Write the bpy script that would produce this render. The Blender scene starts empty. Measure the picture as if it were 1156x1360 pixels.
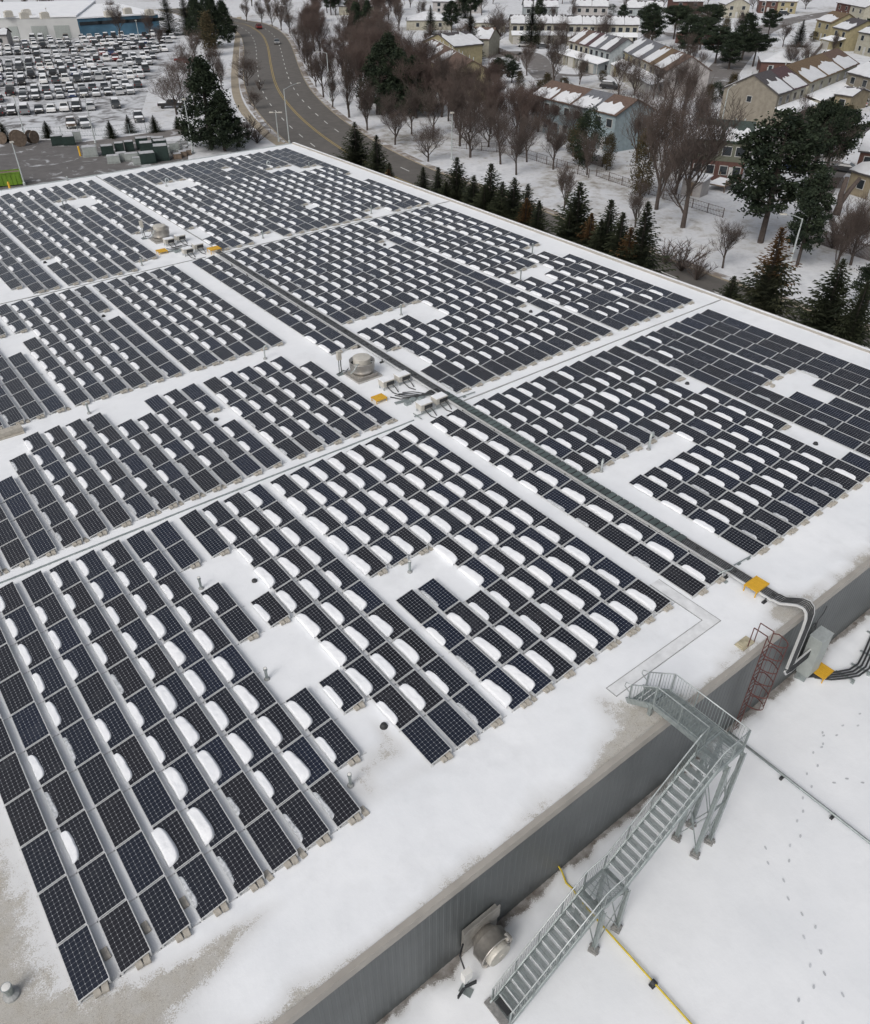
import bpy, bmesh, math, random
from mathutils import Vector, Matrix, noise
R = math.radians
PI = math.pi
scene = bpy.context.scene
C = scene.collection

# ------------------------------------------------------------------ camera
CAM = Vector((0.0, 0.0, 25.1))
cam_d = bpy.data.cameras.new('camera')
cam = bpy.data.objects.new('camera', cam_d)
C.objects.link(cam)
RT = Vector((0.78816112, -0.61546897, 0.0)).normalized()
FW = Vector((0.48958521, 0.62695611, -0.60599699)).normalized()
UP = RT.cross(FW).normalized()
cam.matrix_world = Matrix(((RT.x, UP.x, -FW.x, CAM.x), (RT.y, UP.y, -FW.y, CAM.y), (RT.z, UP.z, -FW.z, CAM.z), (0, 0, 0, 1)))
cam_d.sensor_fit = 'HORIZONTAL'
cam_d.sensor_width = 36.0
cam_d.lens = 36.0 * 1037.0 / 1156.0
cam_d.clip_start = 0.5
cam_d.clip_end = 6000.0
scene.camera = cam

# ------------------------------------------------------------------ world, sun, exposure
SUN_EL, SUN_AZ = R(42), R(250)
world = bpy.data.worlds.new('World')
scene.world = world
world.use_nodes = True
wn = world.node_tree
wn.nodes.clear()
sky = wn.nodes.new('ShaderNodeTexSky')
sky.sky_type = 'NISHITA'
sky.sun_disc = False
sky.sun_elevation = SUN_EL
sky.sun_rotation = SUN_AZ
sky.air_density = 1.0
sky.dust_density = 6.0
sky.ozone_density = 1.0
hs = wn.nodes.new('ShaderNodeHueSaturation')
hs.inputs['Saturation'].default_value = 0.38
bg = wn.nodes.new('ShaderNodeBackground')
bg.inputs['Strength'].default_value = 0.118
wo = wn.nodes.new('ShaderNodeOutputWorld')
wn.links.new(sky.outputs[0], hs.inputs['Color'])
wn.links.new(hs.outputs[0], bg.inputs['Color'])
wn.links.new(bg.outputs[0], wo.inputs['Surface'])

sd = bpy.data.lights.new('sun', 'SUN')
sd.energy = 0.7
sd.angle = R(25)
sd.color = (1.0, 0.98, 0.96)
sun = bpy.data.objects.new('sun', sd)
C.objects.link(sun)
sdir = Vector((math.sin(SUN_AZ) * math.cos(SUN_EL), math.cos(SUN_AZ) * math.cos(SUN_EL), math.sin(SUN_EL)))
sun.rotation_euler = sdir.to_track_quat('Z', 'Y').to_euler()
sun.location = (0, 0, 120)

scene.view_settings.view_transform = 'Standard'
scene.view_settings.look = 'None'
scene.view_settings.exposure = 0.03
scene.view_settings.gamma = 1.0
scene.view_settings.use_curve_mapping = False
scene.cycles.max_bounces = 6
scene.cycles.diffuse_bounces = 3
scene.cycles.glossy_bounces = 3
scene.cycles.transparent_max_bounces = 6

GZ = -8.0      # street level (roof deck is z = 0)
LZ = -5.3      # lower roof level

# ------------------------------------------------------------------ helpers
def ray(px, py):
    return FW * 1037.0 + RT * (px - 578.0) - UP * (py - 680.0)

def gp(px, py, z=GZ):
    """point of the level z seen in the photograph at px, py"""
    r = ray(px, py)
    t = (z - CAM.z) / r.z
    return CAM + r * t

def ht(base, ytop):
    """height above base of the point that shows at picture row ytop"""
    d0 = base - CAM
    k = 680.0 - ytop
    return (k * d0.dot(FW) / 1037.0 - d0.dot(UP)) / (UP.z - k * FW.z / 1037.0)

class MB:
    def __init__(self):
        self.v = []
        self.f = []
        self.m = []
        self.uv = None
    def add(self, vs, fs, mi=0):
        o = len(self.v)
        self.v += [tuple(p) for p in vs]
        for f in fs:
            self.f.append(tuple(i + o for i in f))
            self.m.append(mi)
    def box(self, c, s, rz=0.0, mi=0, mat=None):
        hx, hy, hz = s[0] / 2, s[1] / 2, s[2] / 2
        P = [Vector((x * hx, y * hy, z * hz)) for z in (-1, 1) for y in (-1, 1) for x in (-1, 1)]
        if mat is not None:
            P = [mat @ p for p in P]
        cz, sz = math.cos(rz), math.sin(rz)
        P = [(c[0] + p.x * cz - p.y * sz, c[1] + p.x * sz + p.y * cz, c[2] + p.z) for p in P]
        self.add(P, [(0, 2, 3, 1), (4, 5, 7, 6), (0, 1, 5, 4), (2, 6, 7, 3), (0, 4, 6, 2), (1, 3, 7, 5)], mi)
    def bx(self, x0, x1, y0, y1, z0, z1, mi=0):
        self.box(((x0 + x1) / 2, (y0 + y1) / 2, (z0 + z1) / 2), (x1 - x0, y1 - y0, z1 - z0), 0, mi)
    def bar(self, a, b, w, h=None, mi=0):
        """box beam from a to b, w wide, h deep"""
        a, b = Vector(a), Vector(b)
        h = h or w
        d = (b - a)
        L = d.length
        d.normalize()
        s = Vector((-d.y, d.x, 0))
        s = Vector((1, 0, 0)) if s.length < 1e-4 else s.normalized()
        t = s.cross(d)
        P = []
        for q in (a, b):
            for i, j in ((-1, -1), (1, -1), (1, 1), (-1, 1)):
                P.append(q + s * (i * w / 2) + t * (j * h / 2))
        self.add(P, [(3, 2, 1, 0), (4, 5, 6, 7), (0, 1, 5, 4), (1, 2, 6, 5), (2, 3, 7, 6), (3, 0, 4, 7)], mi)
    def tube(self, pts, r, n=6, mi=0, cap=True):
        pts = [Vector(p) for p in pts]
        rs = r if isinstance(r, (list, tuple)) else [r] * len(pts)
        rings = []
        prev = None
        for i, p in enumerate(pts):
            a = pts[max(i - 1, 0)]
            b = pts[min(i + 1, len(pts) - 1)]
            d = (b - a).normalized()
            if prev is None:
                s = d.orthogonal().normalized()
            else:
                s = (prev - d * prev.dot(d))
                s = d.orthogonal().normalized() if s.length < 1e-5 else s.normalized()
            prev = s
            t = d.cross(s)
            rings.append([p + (s * math.cos(k * 2 * PI / n) + t * math.sin(k * 2 * PI / n)) * rs[i] for k in range(n)])
        vs = [q for rg in rings for q in rg]
        fs = []
        for i in range(len(pts) - 1):
            for k in range(n):
                k2 = (k + 1) % n
                fs.append((i * n + k, i * n + k2, (i + 1) * n + k2, (i + 1) * n + k))
        if cap:
            fs.append(tuple(reversed(range(n))))
            fs.append(tuple((len(pts) - 1) * n + k for k in range(n)))
        self.add(vs, fs, mi)
    def lathe(self, c, prof, n=20, mi=0, axis='Z'):
        """prof: list of (radius, height)"""
        vs = []
        for r, h in prof:
            for k in range(n):
                a = k * 2 * PI / n
                x, y = r * math.cos(a), r * math.sin(a)
                if axis == 'Z':
                    vs.append((c[0] + x, c[1] + y, c[2] + h))
                else:          # axis -Y (pointing towards the camera side of the wall)
                    vs.append((c[0] + x, c[1] - h, c[2] + y))
        fs = []
        for i in range(len(prof) - 1):
            for k in range(n):
                k2 = (k + 1) % n
                fs.append((i * n + k, i * n + k2, (i + 1) * n + k2, (i + 1) * n + k))
        fs.append(tuple(reversed(range(n))))
        fs.append(tuple((len(prof) - 1) * n + k for k in range(n)))
        self.add(vs, fs, mi)
    def mesh(self, name, mats, smooth=False):
        me = bpy.data.meshes.new(name)
        me.from_pydata(self.v, [], self.f)
        for m in (mats if isinstance(mats, (list, tuple)) else [mats]):
            me.materials.append(m)
        me.polygons.foreach_set('material_index', self.m)
        if smooth:
            me.polygons.foreach_set('use_smooth', [True] * len(me.polygons))
        me.update()
        return me
    def build(self, name, mats, parent=None, smooth=False, loc=None, fix=False):
        me = self.mesh(name, mats, smooth)
        if fix:
            b = bmesh.new()
            b.from_mesh(me)
            bmesh.ops.recalc_face_normals(b, faces=b.faces)
            b.to_mesh(me)
            b.free()
        return link(name, me, parent, loc)

def link(name, me, parent=None, loc=None, rz=0.0, sc=None):
    o = bpy.data.objects.new(name, me)
    C.objects.link(o)
    if parent is not None:
        o.parent = parent
    if loc is not None:
        o.location = loc
    if rz:
        o.rotation_euler = (0, 0, rz)
    if sc is not None:
        o.scale = sc if isinstance(sc, (tuple, list)) else (sc, sc, sc)
    return o

def tag(o, label=None, cat=None, group=None, kind=None):
    if label: o['label'] = label
    if cat: o['category'] = cat
    if group: o['group'] = group
    if kind: o['kind'] = kind
    return o

def thing(name, label, cat, loc=(0, 0, 0), rz=0.0, group=None, sc=None):
    return tag(link(name, None, None, loc, rz, sc), label, cat, group)

def copy_tree(o, parent=None):
    c = o.copy()
    C.objects.link(c)
    c.parent = parent
    for ch in list(o.children):
        copy_tree(ch, c)
    return c

ORD = ['zeroth', 'first', 'second', 'third', 'fourth', 'fifth', 'sixth', 'seventh', 'eighth', 'ninth', 'tenth', 'eleventh', 'twelfth',
       'thirteenth', 'fourteenth', 'fifteenth', 'sixteenth', 'seventeenth', 'eighteenth', 'nineteenth', 'twentieth', 'twenty-first',
       'twenty-second', 'twenty-third', 'twenty-fourth', 'twenty-fifth', 'twenty-sixth', 'twenty-seventh', 'twenty-eighth', 'twenty-ninth', 'thirtieth']
def nth(i):
    if i < len(ORD): return ORD[i]
    return 'number %d' % i

# ------------------------------------------------------------------ materials
class N:
    """tiny node helper"""
    def __init__(self, name, rough=0.6, metal=0.0, spec=None):
        self.mat = bpy.data.materials.new(name)
        self.mat.use_nodes = True
        self.t = self.mat.node_tree
        self.b = self.t.nodes['Principled BSDF']
        self.b.inputs['Roughness'].default_value = rough
        self.b.inputs['Metallic'].default_value = metal
        if spec is not None:
            self.b.inputs['Specular IOR Level'].default_value = spec
    def n(self, typ, **kw):
        nd = self.t.nodes.new(typ)
        for k, v in kw.items():
            if k == 'i':
                for a, b in v.items():
                    if hasattr(b, 'is_linked') or isinstance(b, bpy.types.NodeSocket):
                        self.t.links.new(b, nd.inputs[a])
                    else:
                        nd.inputs[a].default_value = b
            else:
                setattr(nd, k, v)
        return nd
    def L(self, a, b):
        self.t.links.new(a, b)
    def obj(self):
        return self.n('ShaderNodeTexCoord').outputs['Object']
    def geo(self):
        return self.n('ShaderNodeNewGeometry').outputs['Position']
    def noise(self, vec, scale, detail=4, rough=0.55):
        nd = self.n('ShaderNodeTexNoise', i={'Scale': scale, 'Detail': detail, 'Roughness': rough})
        self.L(vec, nd.inputs['Vector'])
        return nd.outputs['Fac']
    def ramp(self, fac, stops):
        nd = self.n('ShaderNodeValToRGB')
        self.L(fac, nd.inputs['Fac'])
        cr = nd.color_ramp
        while len(cr.elements) < len(stops):
            cr.elements.new(0.5)
        for e, (p, c) in zip(cr.elements, stops):
            e.position = p
            if not isinstance(c, (tuple, list)):
                c = (c, c, c)
            e.color = (c[0], c[1], c[2], 1)
        return nd.outputs['Color']
    def mix(self, fac, a, b, mode='MIX'):
        nd = self.n('ShaderNodeMix', data_type='RGBA', blend_type=mode)
        for sock, val in ((nd.inputs[0], fac), (nd.inputs[6], a), (nd.inputs[7], b)):
            if isinstance(val, bpy.types.NodeSocket):
                self.L(val, sock)
            elif isinstance(val, (tuple, list)):
                sock.default_value = (val[0], val[1], val[2], 1)
            else:
                sock.default_value = val
        return nd.outputs[2]
    def math(self, op, a, b=0.0, clamp=False):
        nd = self.n('ShaderNodeMath', operation=op, use_clamp=clamp)
        for sock, val in ((nd.inputs[0], a), (nd.inputs[1], b)):
            if isinstance(val, bpy.types.NodeSocket):
                self.L(val, sock)
            else:
                sock.default_value = val
        return nd.outputs[0]
    def col(self, c):
        if isinstance(c, bpy.types.NodeSocket):
            self.L(c, self.b.inputs['Base Color'])
        else:
            self.b.inputs['Base Color'].default_value = (c[0], c[1], c[2], 1)
    def bump(self, h, strength=0.3, dist=0.05):
        nd = self.n('ShaderNodeBump', i={'Strength': strength, 'Distance': dist})
        self.L(h, nd.inputs['Height'])
        self.L(nd.outputs[0], self.b.inputs['Normal'])

def plain(name, c, rough=0.6, metal=0.0, vary=0.12, scale=3.0, bump=0.0):
    m = N(name, rough, metal)
    v = m.obj()
    f = m.noise(v, scale, 5)
    a = tuple(x * (1 - vary) for x in c)
    b = tuple(min(1, x * (1 + vary)) for x in c)
    m.col(m.ramp(f, [(0.3, a), (0.7, b)]))
    if bump:
        m.bump(m.noise(v, scale * 8, 4), bump, 0.02)
    return m.mat

M = {}
SN = (0.80, 0.82, 0.85)
M['galv'] = plain('galvanised_steel', (0.33, 0.37, 0.37), 0.45, 0.55, 0.18, 6)
M['galv_l'] = plain('light_galvanised_steel', (0.50, 0.54, 0.54), 0.45, 0.4, 0.12, 6)
M['steel'] = plain('brushed_steel', (0.50, 0.48, 0.45), 0.35, 0.75, 0.15, 5)
M['alu'] = plain('anodised_aluminium', (0.62, 0.63, 0.63), 0.4, 0.3, 0.06, 2)
M['grey'] = plain('grey_paint', (0.34, 0.37, 0.36), 0.5, 0.1, 0.1, 3)
M['dark'] = plain('dark_rubber', (0.03, 0.032, 0.035), 0.6, 0, 0.2, 8)
M['cable'] = plain('black_cable', (0.035, 0.037, 0.04), 0.5, 0, 0.2, 8)
M['yellow'] = plain('safety_yellow', (0.64, 0.37, 0.03), 0.5, 0, 0.1, 5)
M['pipey'] = plain('yellow_pipe_paint', (0.55, 0.42, 0.03), 0.5, 0, 0.15, 5)
M['rust'] = plain('rusty_red_primer', (0.10, 0.035, 0.03), 0.75, 0, 0.35, 9)
M['paver'] = plain('concrete_paver', (0.40, 0.375, 0.33), 0.9, 0, 0.2, 5, 0.4)
M['ply'] = plain('weathered_cream_board', (0.42, 0.38, 0.27), 0.8, 0, 0.35, 3)
M['white'] = plain('white_paint', (0.72, 0.72, 0.70), 0.5, 0, 0.05, 3)
M['box'] = plain('cream_metal', (0.55, 0.53, 0.48), 0.5, 0.2, 0.12, 3)
M['flash'] = plain('beige_flashing', (0.36, 0.34, 0.31), 0.65, 0.1, 0.12, 1.2)

def snow_mat(name, lump=False):
    m = N(name, 0.7, 0, 0.25)
    v = m.geo()
    a = m.noise(v, 0.35, 5)
    b = m.noise(v, 7.0, 4)
    c = m.ramp(a, [(0.3, (0.74, 0.765, 0.80)), (0.65, (0.83, 0.845, 0.87))])
    c = m.mix(m.math('MULTIPLY', b, 0.25), c, (0.70, 0.72, 0.75))
    m.col(c)
    m.bump(m.noise(v, 5.0, 6), 0.3 if not lump else 0.6, 0.05)
    return m.mat
M['snow'] = snow_mat('snow')
M['lump'] = snow_mat('packed_snow', True)

def thin_mat():
    m = N('icy_snow', 0.5, 0, 0.3)
    v = m.geo()
    m.col(m.ramp(m.noise(v, 9, 6), [(0.3, (0.30, 0.32, 0.34)), (0.65, (0.62, 0.64, 0.67))]))
    return m.mat
M['thin'] = thin_mat()

def cells_mat():
    m = N('solar_cells', 0.22, 0, 0.5)
    uv = m.n('ShaderNodeUVMap', uv_map='UVMap').outputs[0]
    sp = m.n('ShaderNodeSeparateXYZ')
    m.L(uv, sp.inputs[0])
    def edge(s):
        f = m.math('FRACT', s)
        return m.math('MINIMUM', f, m.math('SUBTRACT', 1.0, f))
    ex, ey = edge(sp.outputs[0]), edge(sp.outputs[1])
    line = m.math('LESS_THAN', m.math('MINIMUM', ex, ey), 0.028)
    dia = m.math('LESS_THAN', m.math('ADD', ex, ey), 0.105)
    tone = m.n('ShaderNodeAttribute', attribute_name='tone').outputs['Fac']
    base = m.ramp(tone, [(0.0, (0.009, 0.009, 0.013)), (0.35, (0.007, 0.0085, 0.015)), (0.7, (0.006, 0.009, 0.018)), (1.0, (0.005, 0.009, 0.023))])
    c = m.mix(line, base, (0.13, 0.135, 0.145))
    c = m.mix(dia, c, (0.50, 0.52, 0.54))
    # dirt and water marks left by sliding snow
    g = m.noise(m.geo(), 1.3, 5)
    c = m.mix(m.ramp(g, [(0.62, 0.0), (0.9, 0.04)]), c, (0.35, 0.36, 0.37))
    m.col(c)
    m.b.inputs['Coat Weight'].default_value = 0.35
    m.b.inputs['Coat Roughness'].default_value = 0.12
    r = m.ramp(g, [(0.4, 0.16), (0.7, 0.34)])
    m.L(r, m.b.inputs['Roughness'])
    return m.mat
M['cells'] = cells_mat()

def deck_mat(name, gravel=(0.43, 0.41, 0.37), wetk=0.38):
    """snow over gravel ballast; the vertex attribute 'bare' says where the snow has gone"""
    m = N(name, 0.8, 0, 0.2)
    v = m.geo()
    at = m.n('ShaderNodeAttribute', attribute_name='bare').outputs['Fac']
    fine = m.noise(v, 26, 3, 0.7)
    med = m.noise(v, 1.6, 6, 0.65)
    big = m.noise(v, 0.25, 5)
    k = m.math('ADD', at, m.math('MULTIPLY', m.math('SUBTRACT', med, 0.5), 1.1))
    k = m.math('ADD', k, m.math('MULTIPLY', m.math('SUBTRACT', fine, 0.5), 1.1))
    fac = m.ramp(k, [(0.48, 0.0), (0.66, 1.0)])
    snow = m.ramp(big, [(0.3, (0.76, 0.785, 0.815)), (0.7, (0.83, 0.85, 0.875))])
    snow = m.mix(m.ramp(med, [(0.45, 0.0), (0.8, 0.22)]), snow, (0.64, 0.66, 0.685))
    wet = m.noise(v, 0.42, 5, 0.6)
    snow = m.mix(m.ramp(wet, [(0.55, 0.0), (0.78, wetk)]), snow, (0.57, 0.585, 0.605))
    snow = m.mix(m.ramp(at, [(0.05, 0.0), (0.40, 0.55)]), snow, (0.55, 0.55, 0.545))
    g1 = m.noise(v, 60, 2, 0.8)
    gr = m.ramp(g1, [(0.3, tuple(x * 0.45 for x in gravel)), (0.5, gravel), (0.72, tuple(min(1, x * 1.5) for x in gravel))])
    gr = m.mix(m.ramp(m.noise(v, 2.3, 5), [(0.35, 0.0), (0.7, 0.6)]), gr, (0.50, 0.50, 0.49))
    gr = m.mix(m.ramp(m.noise(v, 14, 3, 0.8), [(0.55, 0.0), (0.72, 0.6)]), gr, (0.17, 0.15, 0.13))
    m.col(m.mix(fac, snow, gr))
    hgt = m.math('ADD', m.math('MULTIPLY', med, 0.6), m.math('MULTIPLY', g1, m.math('MULTIPLY', fac, 0.35)))
    m.bump(hgt, 0.35, 0.06)
    return m.mat
M['deck'] = deck_mat('snow_and_gravel')

def wall_mat():
    m = N('grey_green_cladding', 0.45, 0.15)
    v = m.geo()
    f = m.noise(v, 0.6, 5)
    c = m.ramp(f, [(0.3, (0.078, 0.090, 0.096)), (0.7, (0.105, 0.120, 0.126))])
    c = m.mix(m.math('MULTIPLY', m.noise(v, 9, 6), 0.35), c, (0.10, 0.095, 0.085))
    m.col(c)
    return m.mat
M['wall'] = wall_mat()

# ------------------------------------------------------------------ main building
K = 0.995            # panel edges were measured at the low edge, just above the deck
X0, X1 = -45.0, 56.9
Y0, Y1 = 9.75, 105.0

bl = thing('industrial_building', 'large flat-roofed grey building covered in solar panels and snow', 'building', (0, 0, 0))

def fbm(x, y, s):
    return noise.fractal(Vector((x * s, y * s, 3.7)), 0.9, 2.0, 5)

def sheet(name, x0, x1, y0, y1, step, z, bare, hgt, mat, parent=None):
    nx, ny = int((x1 - x0) / step) + 1, int((y1 - y0) / step) + 1
    vs, at = [], []
    for j in range(ny + 1):
        for i in range(nx + 1):
            x, y = x0 + (x1 - x0) * i / nx, y0 + (y1 - y0) * j / ny
            b = bare(x, y)
            at.append(b)
            vs.append((x, y, z + hgt(x, y, b)))
    fs = [(j * (nx + 1) + i, j * (nx + 1) + i + 1, (j + 1) * (nx + 1) + i + 1, (j + 1) * (nx + 1) + i) for j in range(ny) for i in range(nx)]
    me = bpy.data.meshes.new(name)
    me.from_pydata(vs, [], fs)
    me.materials.append(mat)
    a = me.attributes.new('bare', 'FLOAT', 'POINT')
    a.data.foreach_set('value', at)
    me.polygons.foreach_set('use_smooth', [True] * len(me.polygons))
    me.update()
    return link(name, me, parent)

def blob(x, y, cx, cy, rx, ry, amp):
    d = ((x - cx) / rx) ** 2 + ((y - cy) / ry) ** 2
    return amp * math.exp(-d)

BL = [(-6, 15.5, 2.9, 6.5, 1.2), (-3.0, 12.0, 2.6, 1.9, 1.1), (0.0, 12.5, 2.0, 0.5, 0.85), (2.2, 12.75, 1.2, 0.3, 0.45), (-4.2, 20, 1.6, 4, 0.5),
      (18.6, 10.2, 1.5, 1.0, 0.95), (17.9, 11.6, 0.7, 0.8, 0.4), (28.4, 10.4, 1.1, 0.55, 0.95), (9.3, 15.2, 1.1, 0.6, 0.5), (8.1, 14.6, 0.5, 0.6, 0.5), (30.6, 10.3, 1.2, 0.2, 0.3),
      (10.0, 15.9, 0.25, 0.9, 0.4), (10.2, 13.9, 2.5, 0.4, 0.22)]
def bare_roof(x, y):
    e = y - 9.75
    b = 0.80 * math.exp(-(e / (0.40 + 0.34 * (0.5 + fbm(x, 0, 0.5)))) ** 2)
    b *= 0.8 + 0.4 * fbm(x, y, 0.35)
    for q in BL:
        b += blob(x, y, *q)
    # trampled strip round the stair and between the arrays
    return max(0.0, min(1.3, b))
def h_roof(x, y, b):
    return 0.02 * fbm(x, y, 0.6) + 0.05 * (1 - min(1, b))
sheet('roof_snow_front', X0, X1, Y0, 36.0, 0.2, 0.0, bare_roof, h_roof, M['deck'], bl)
sheet('roof_snow_rear', X0, X1, 36.0, Y1, 1.0, 0.03, lambda x, y: 0.0, lambda x, y, b: 0.02 * fbm(x, y, 0.5), M['deck'], bl)

# corrugated cladding on the wall above the lower roof, plain walls elsewhere
b = MB()
pts = []
x = X0
while x < X1 - 0.02:
    for dx, dy in ((0.0, 0.0), (0.15, 0.0), (0.165, 0.007), (0.285, 0.007)):
        pts.append((x + dx, Y0 - 0.02 - dy))
    x += 0.30
vs = [(p[0], p[1], z) for p in pts for z in (LZ - 0.2, -0.12)]
b.add(vs, [(2 * i, 2 * i + 2, 2 * i + 3, 2 * i + 1) for i in range(len(pts) - 1)])
b.build('wall', M['wall'], bl)
b = MB()
b.bx(X1 - 0.25, X1, Y0 + 0.1, Y1, GZ, -0.1)
b.bx(X0, X1 - 0.25, Y1 - 0.25, Y1, GZ, -0.1)
b.build('wall', M['wall'], bl)
# parapets: near coping, right-hand flashing, rear edge
b = MB()
b.bx(X0, X1 + 0.06, Y0 - 0.15, Y0 + 0.06, -0.30, 0.10)
b.build('parapet', M['flash'], bl)
b = MB()
b.bx(X1 - 0.28, X1 + 0.10, Y0 + 0.22, Y1 - 0.2, -0.55, 0.22)
b.build('parapet', M['flash'], bl)
b = MB()
b.bx(X0, X1 + 0.1, Y1 - 0.2, Y1 + 0.05, -0.45, 0.10)
b.build('parapet', M['galv_l'], bl)
b = MB()
b.bx(X1 - 0.24, X1 - 0.02, Y0 + 0.4, Y1 - 0.3, 0.215, 0.25)
b.build('parapet_snow', M['snow'], bl)

# lower roof
lb = thing('lower_building_wing', 'lower flat roof wing with smooth untouched snow beside the grey wall', 'building', (0, 0, 0))
def bare_low(x, y):
    e = Y0 - y
    k = 0.30 + 0.28 * fbm(x, 0, 0.8)
    return max(0, 1.2 * math.exp(-(e / max(0.12, k)) ** 2))
def h_low(x, y, b):
    e = Y0 - y
    return 0.16 * math.exp(-((e - 0.75) / 0.5) ** 2) * (0.7 + 0.6 * fbm(x, 3, 0.7)) + 0.03 * fbm(x, y, 0.35) - 0.05 * min(1, b)
M['deck2'] = deck_mat('snow_over_dark_membrane', (0.15, 0.13, 0.115), 0.14)
sheet('roof_snow', X0, X1 + 10, -45.0, Y0 + 0.05, 0.3, LZ, bare_low, h_low, M['deck2'], lb)
b = MB()
b.bx(X0, X1 + 10, -45, Y0, GZ - 0.5, LZ - 0.15)
b.build('wall', M['wall'], lb)

# ------------------------------------------------------------------ solar arrays
TILT = R(10)
PW, PL, H0 = 0.985, 1.955, 0.13
def rows(*groups):
    out = []
    for g in groups:
        s, n = g
        out += [s + 1.27 * i for i in range(n)]
    return out

B1v = [-2.39, -1.13, 0.14, 1.42, 2.70, 3.96, 5.22, 6.50, 7.78, 9.34, 10.60, 11.85, 13.12, 14.68, 15.94, 17.17, 18.45, 19.75, 21.03, 22.28, 23.55]
B2v = [-0.05, 1.27, 2.52, 3.80, 5.08, 6.34, 7.62, 8.88, 10.13, 11.40, 12.66, 13.94, 15.20, 16.75, 18.02, 19.29, 20.55, 21.84, 23.10]
B3v = [3.6, 4.86, 6.10, 7.36, 8.92, 10.18, 11.45, 12.72, 13.97, 15.26, 16.78, 18.04, 19.32, 20.58, 21.88, 23.17]
B4v = [11.1, 12.35, 13.6, 15.2, 16.45, 17.75, 19.05, 20.4, 21.78, 23.05, 24.55, 25.85, 27.15]
R1v = [25.70, 27.02, 29.22, 30.45, 31.70, 32.98, 34.27, 35.53, 36.80, 38.08, 39.38, 40.66, 41.97, 43.55, 44.85, 46.15, 47.45, 48.95, 50.30, 51.60, 52.90]
R2v = [25.94, 27.20, 29.42, 30.70, 31.97, 33.27, 34.50, 35.76, 37.02, 38.30, 39.60, 40.92, 42.25, 43.68, 45.42, 46.68, 47.98, 49.24, 50.82, 52.15, 53.50]
R4v = [29.42, 30.72, 32.00, 33.55, 34.85, 36.20, 37.60, 38.90, 40.20, 41.50, 42.75, 44.10, 45.50, 46.85, 48.20, 49.50, 51.00, 52.25, 53.50]
# every block: name, u of the far end, number of panels, row positions, {row: (first, last+1) runs}
BLOCKS = [
    ('front left array', -33.83, 10, B1v, {8: [(0, 2), (3, 5), (7, 9)], 9: [(0, 2), (4, 5), (7, 8)], 13: [(0, 5), (6, 10)], 14: [(0, 5), (6, 10)], 15: [(0, 5), (7, 10)]}),
    ('front right array', -33.50, 10, R1v, {2: [(0, 5)], 3: [(0, 5), (6, 10)], 4: [(0, 5), (6, 10)], 5: [(0, 5), (6, 10)], 6: [(0, 5), (6, 10)], 7: [(0, 5), (6, 10)],
        12: [(0, 3), (4, 7), (9, 10)], 15: [(0, 5), (6, 10)], 16: [(0, 5), (7, 10)], 17: [(0, 5), (6, 10)]}),
    ('second left array', -47.10, 6, B2v, {0: [(3, 6)], 1: [(2, 6)], 2: [(2, 6)], 3: [(1, 6)], 8: [(1, 6)], 9: [(1, 6)], 12: [(0, 2), (3, 6)], 18: [(1, 6)]}),
    ('middle right array', -69.45, 17, R2v, {0: [(0, 12)], 1: [(0, 12)], 2: [(0, 10), (11, 13), (15, 17)], 3: [(0, 10), (11, 17)], 4: [(0, 10), (11, 17)], 5: [(0, 10), (11, 17)], 6: [(0, 10), (12, 17)], 7: [(0, 10), (12, 17)],
        12: [(0, 3), (4, 13), (14, 17)], 15: [(0, 10), (11, 17)], 16: [(0, 10), (12, 17)], 17: [(0, 10), (11, 17)], 19: [(0, 8), (9, 17)], 20: [(0, 8), (10, 17)]}),
    ('third left array', -69.25, 10, B3v, {0: [(6, 10)], 3: [(0, 3), (5, 10)], 4: [(0, 3), (4, 10)], 9: [(0, 3), (4, 10)]}),
    ('rear left array', -102.7, 16, B4v, {0: [(8, 15)], 1: [(6, 16)], 2: [(4, 16)], 3: [(0, 12), (13, 16)], 8: [(0, 3), (4, 15)], 9: [(0, 3), (5, 15)], 10: [(0, 3), (5, 11)], 11: [(0, 11)], 12: [(0, 11)]}),
    ('rear right array', -102.8, 16, R4v, {0: [(0, 12), (14, 16)], 3: [(0, 3), (5, 15)], 4: [(0, 3), (5, 15)], 5: [(0, 3), (5, 16)], 10: [(0, 2), (3, 12), (13, 16)],
        13: [(0, 4), (5, 15)], 14: [(0, 4), (5, 15)], 15: [(0, 4), (6, 16)], 16: [(0, 5), (6, 16)], 17: [(0, 5), (6, 16)], 18: [(0, 5), (5, 8), (10, 16)]}),
]
rnd = random.Random(11)
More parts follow.
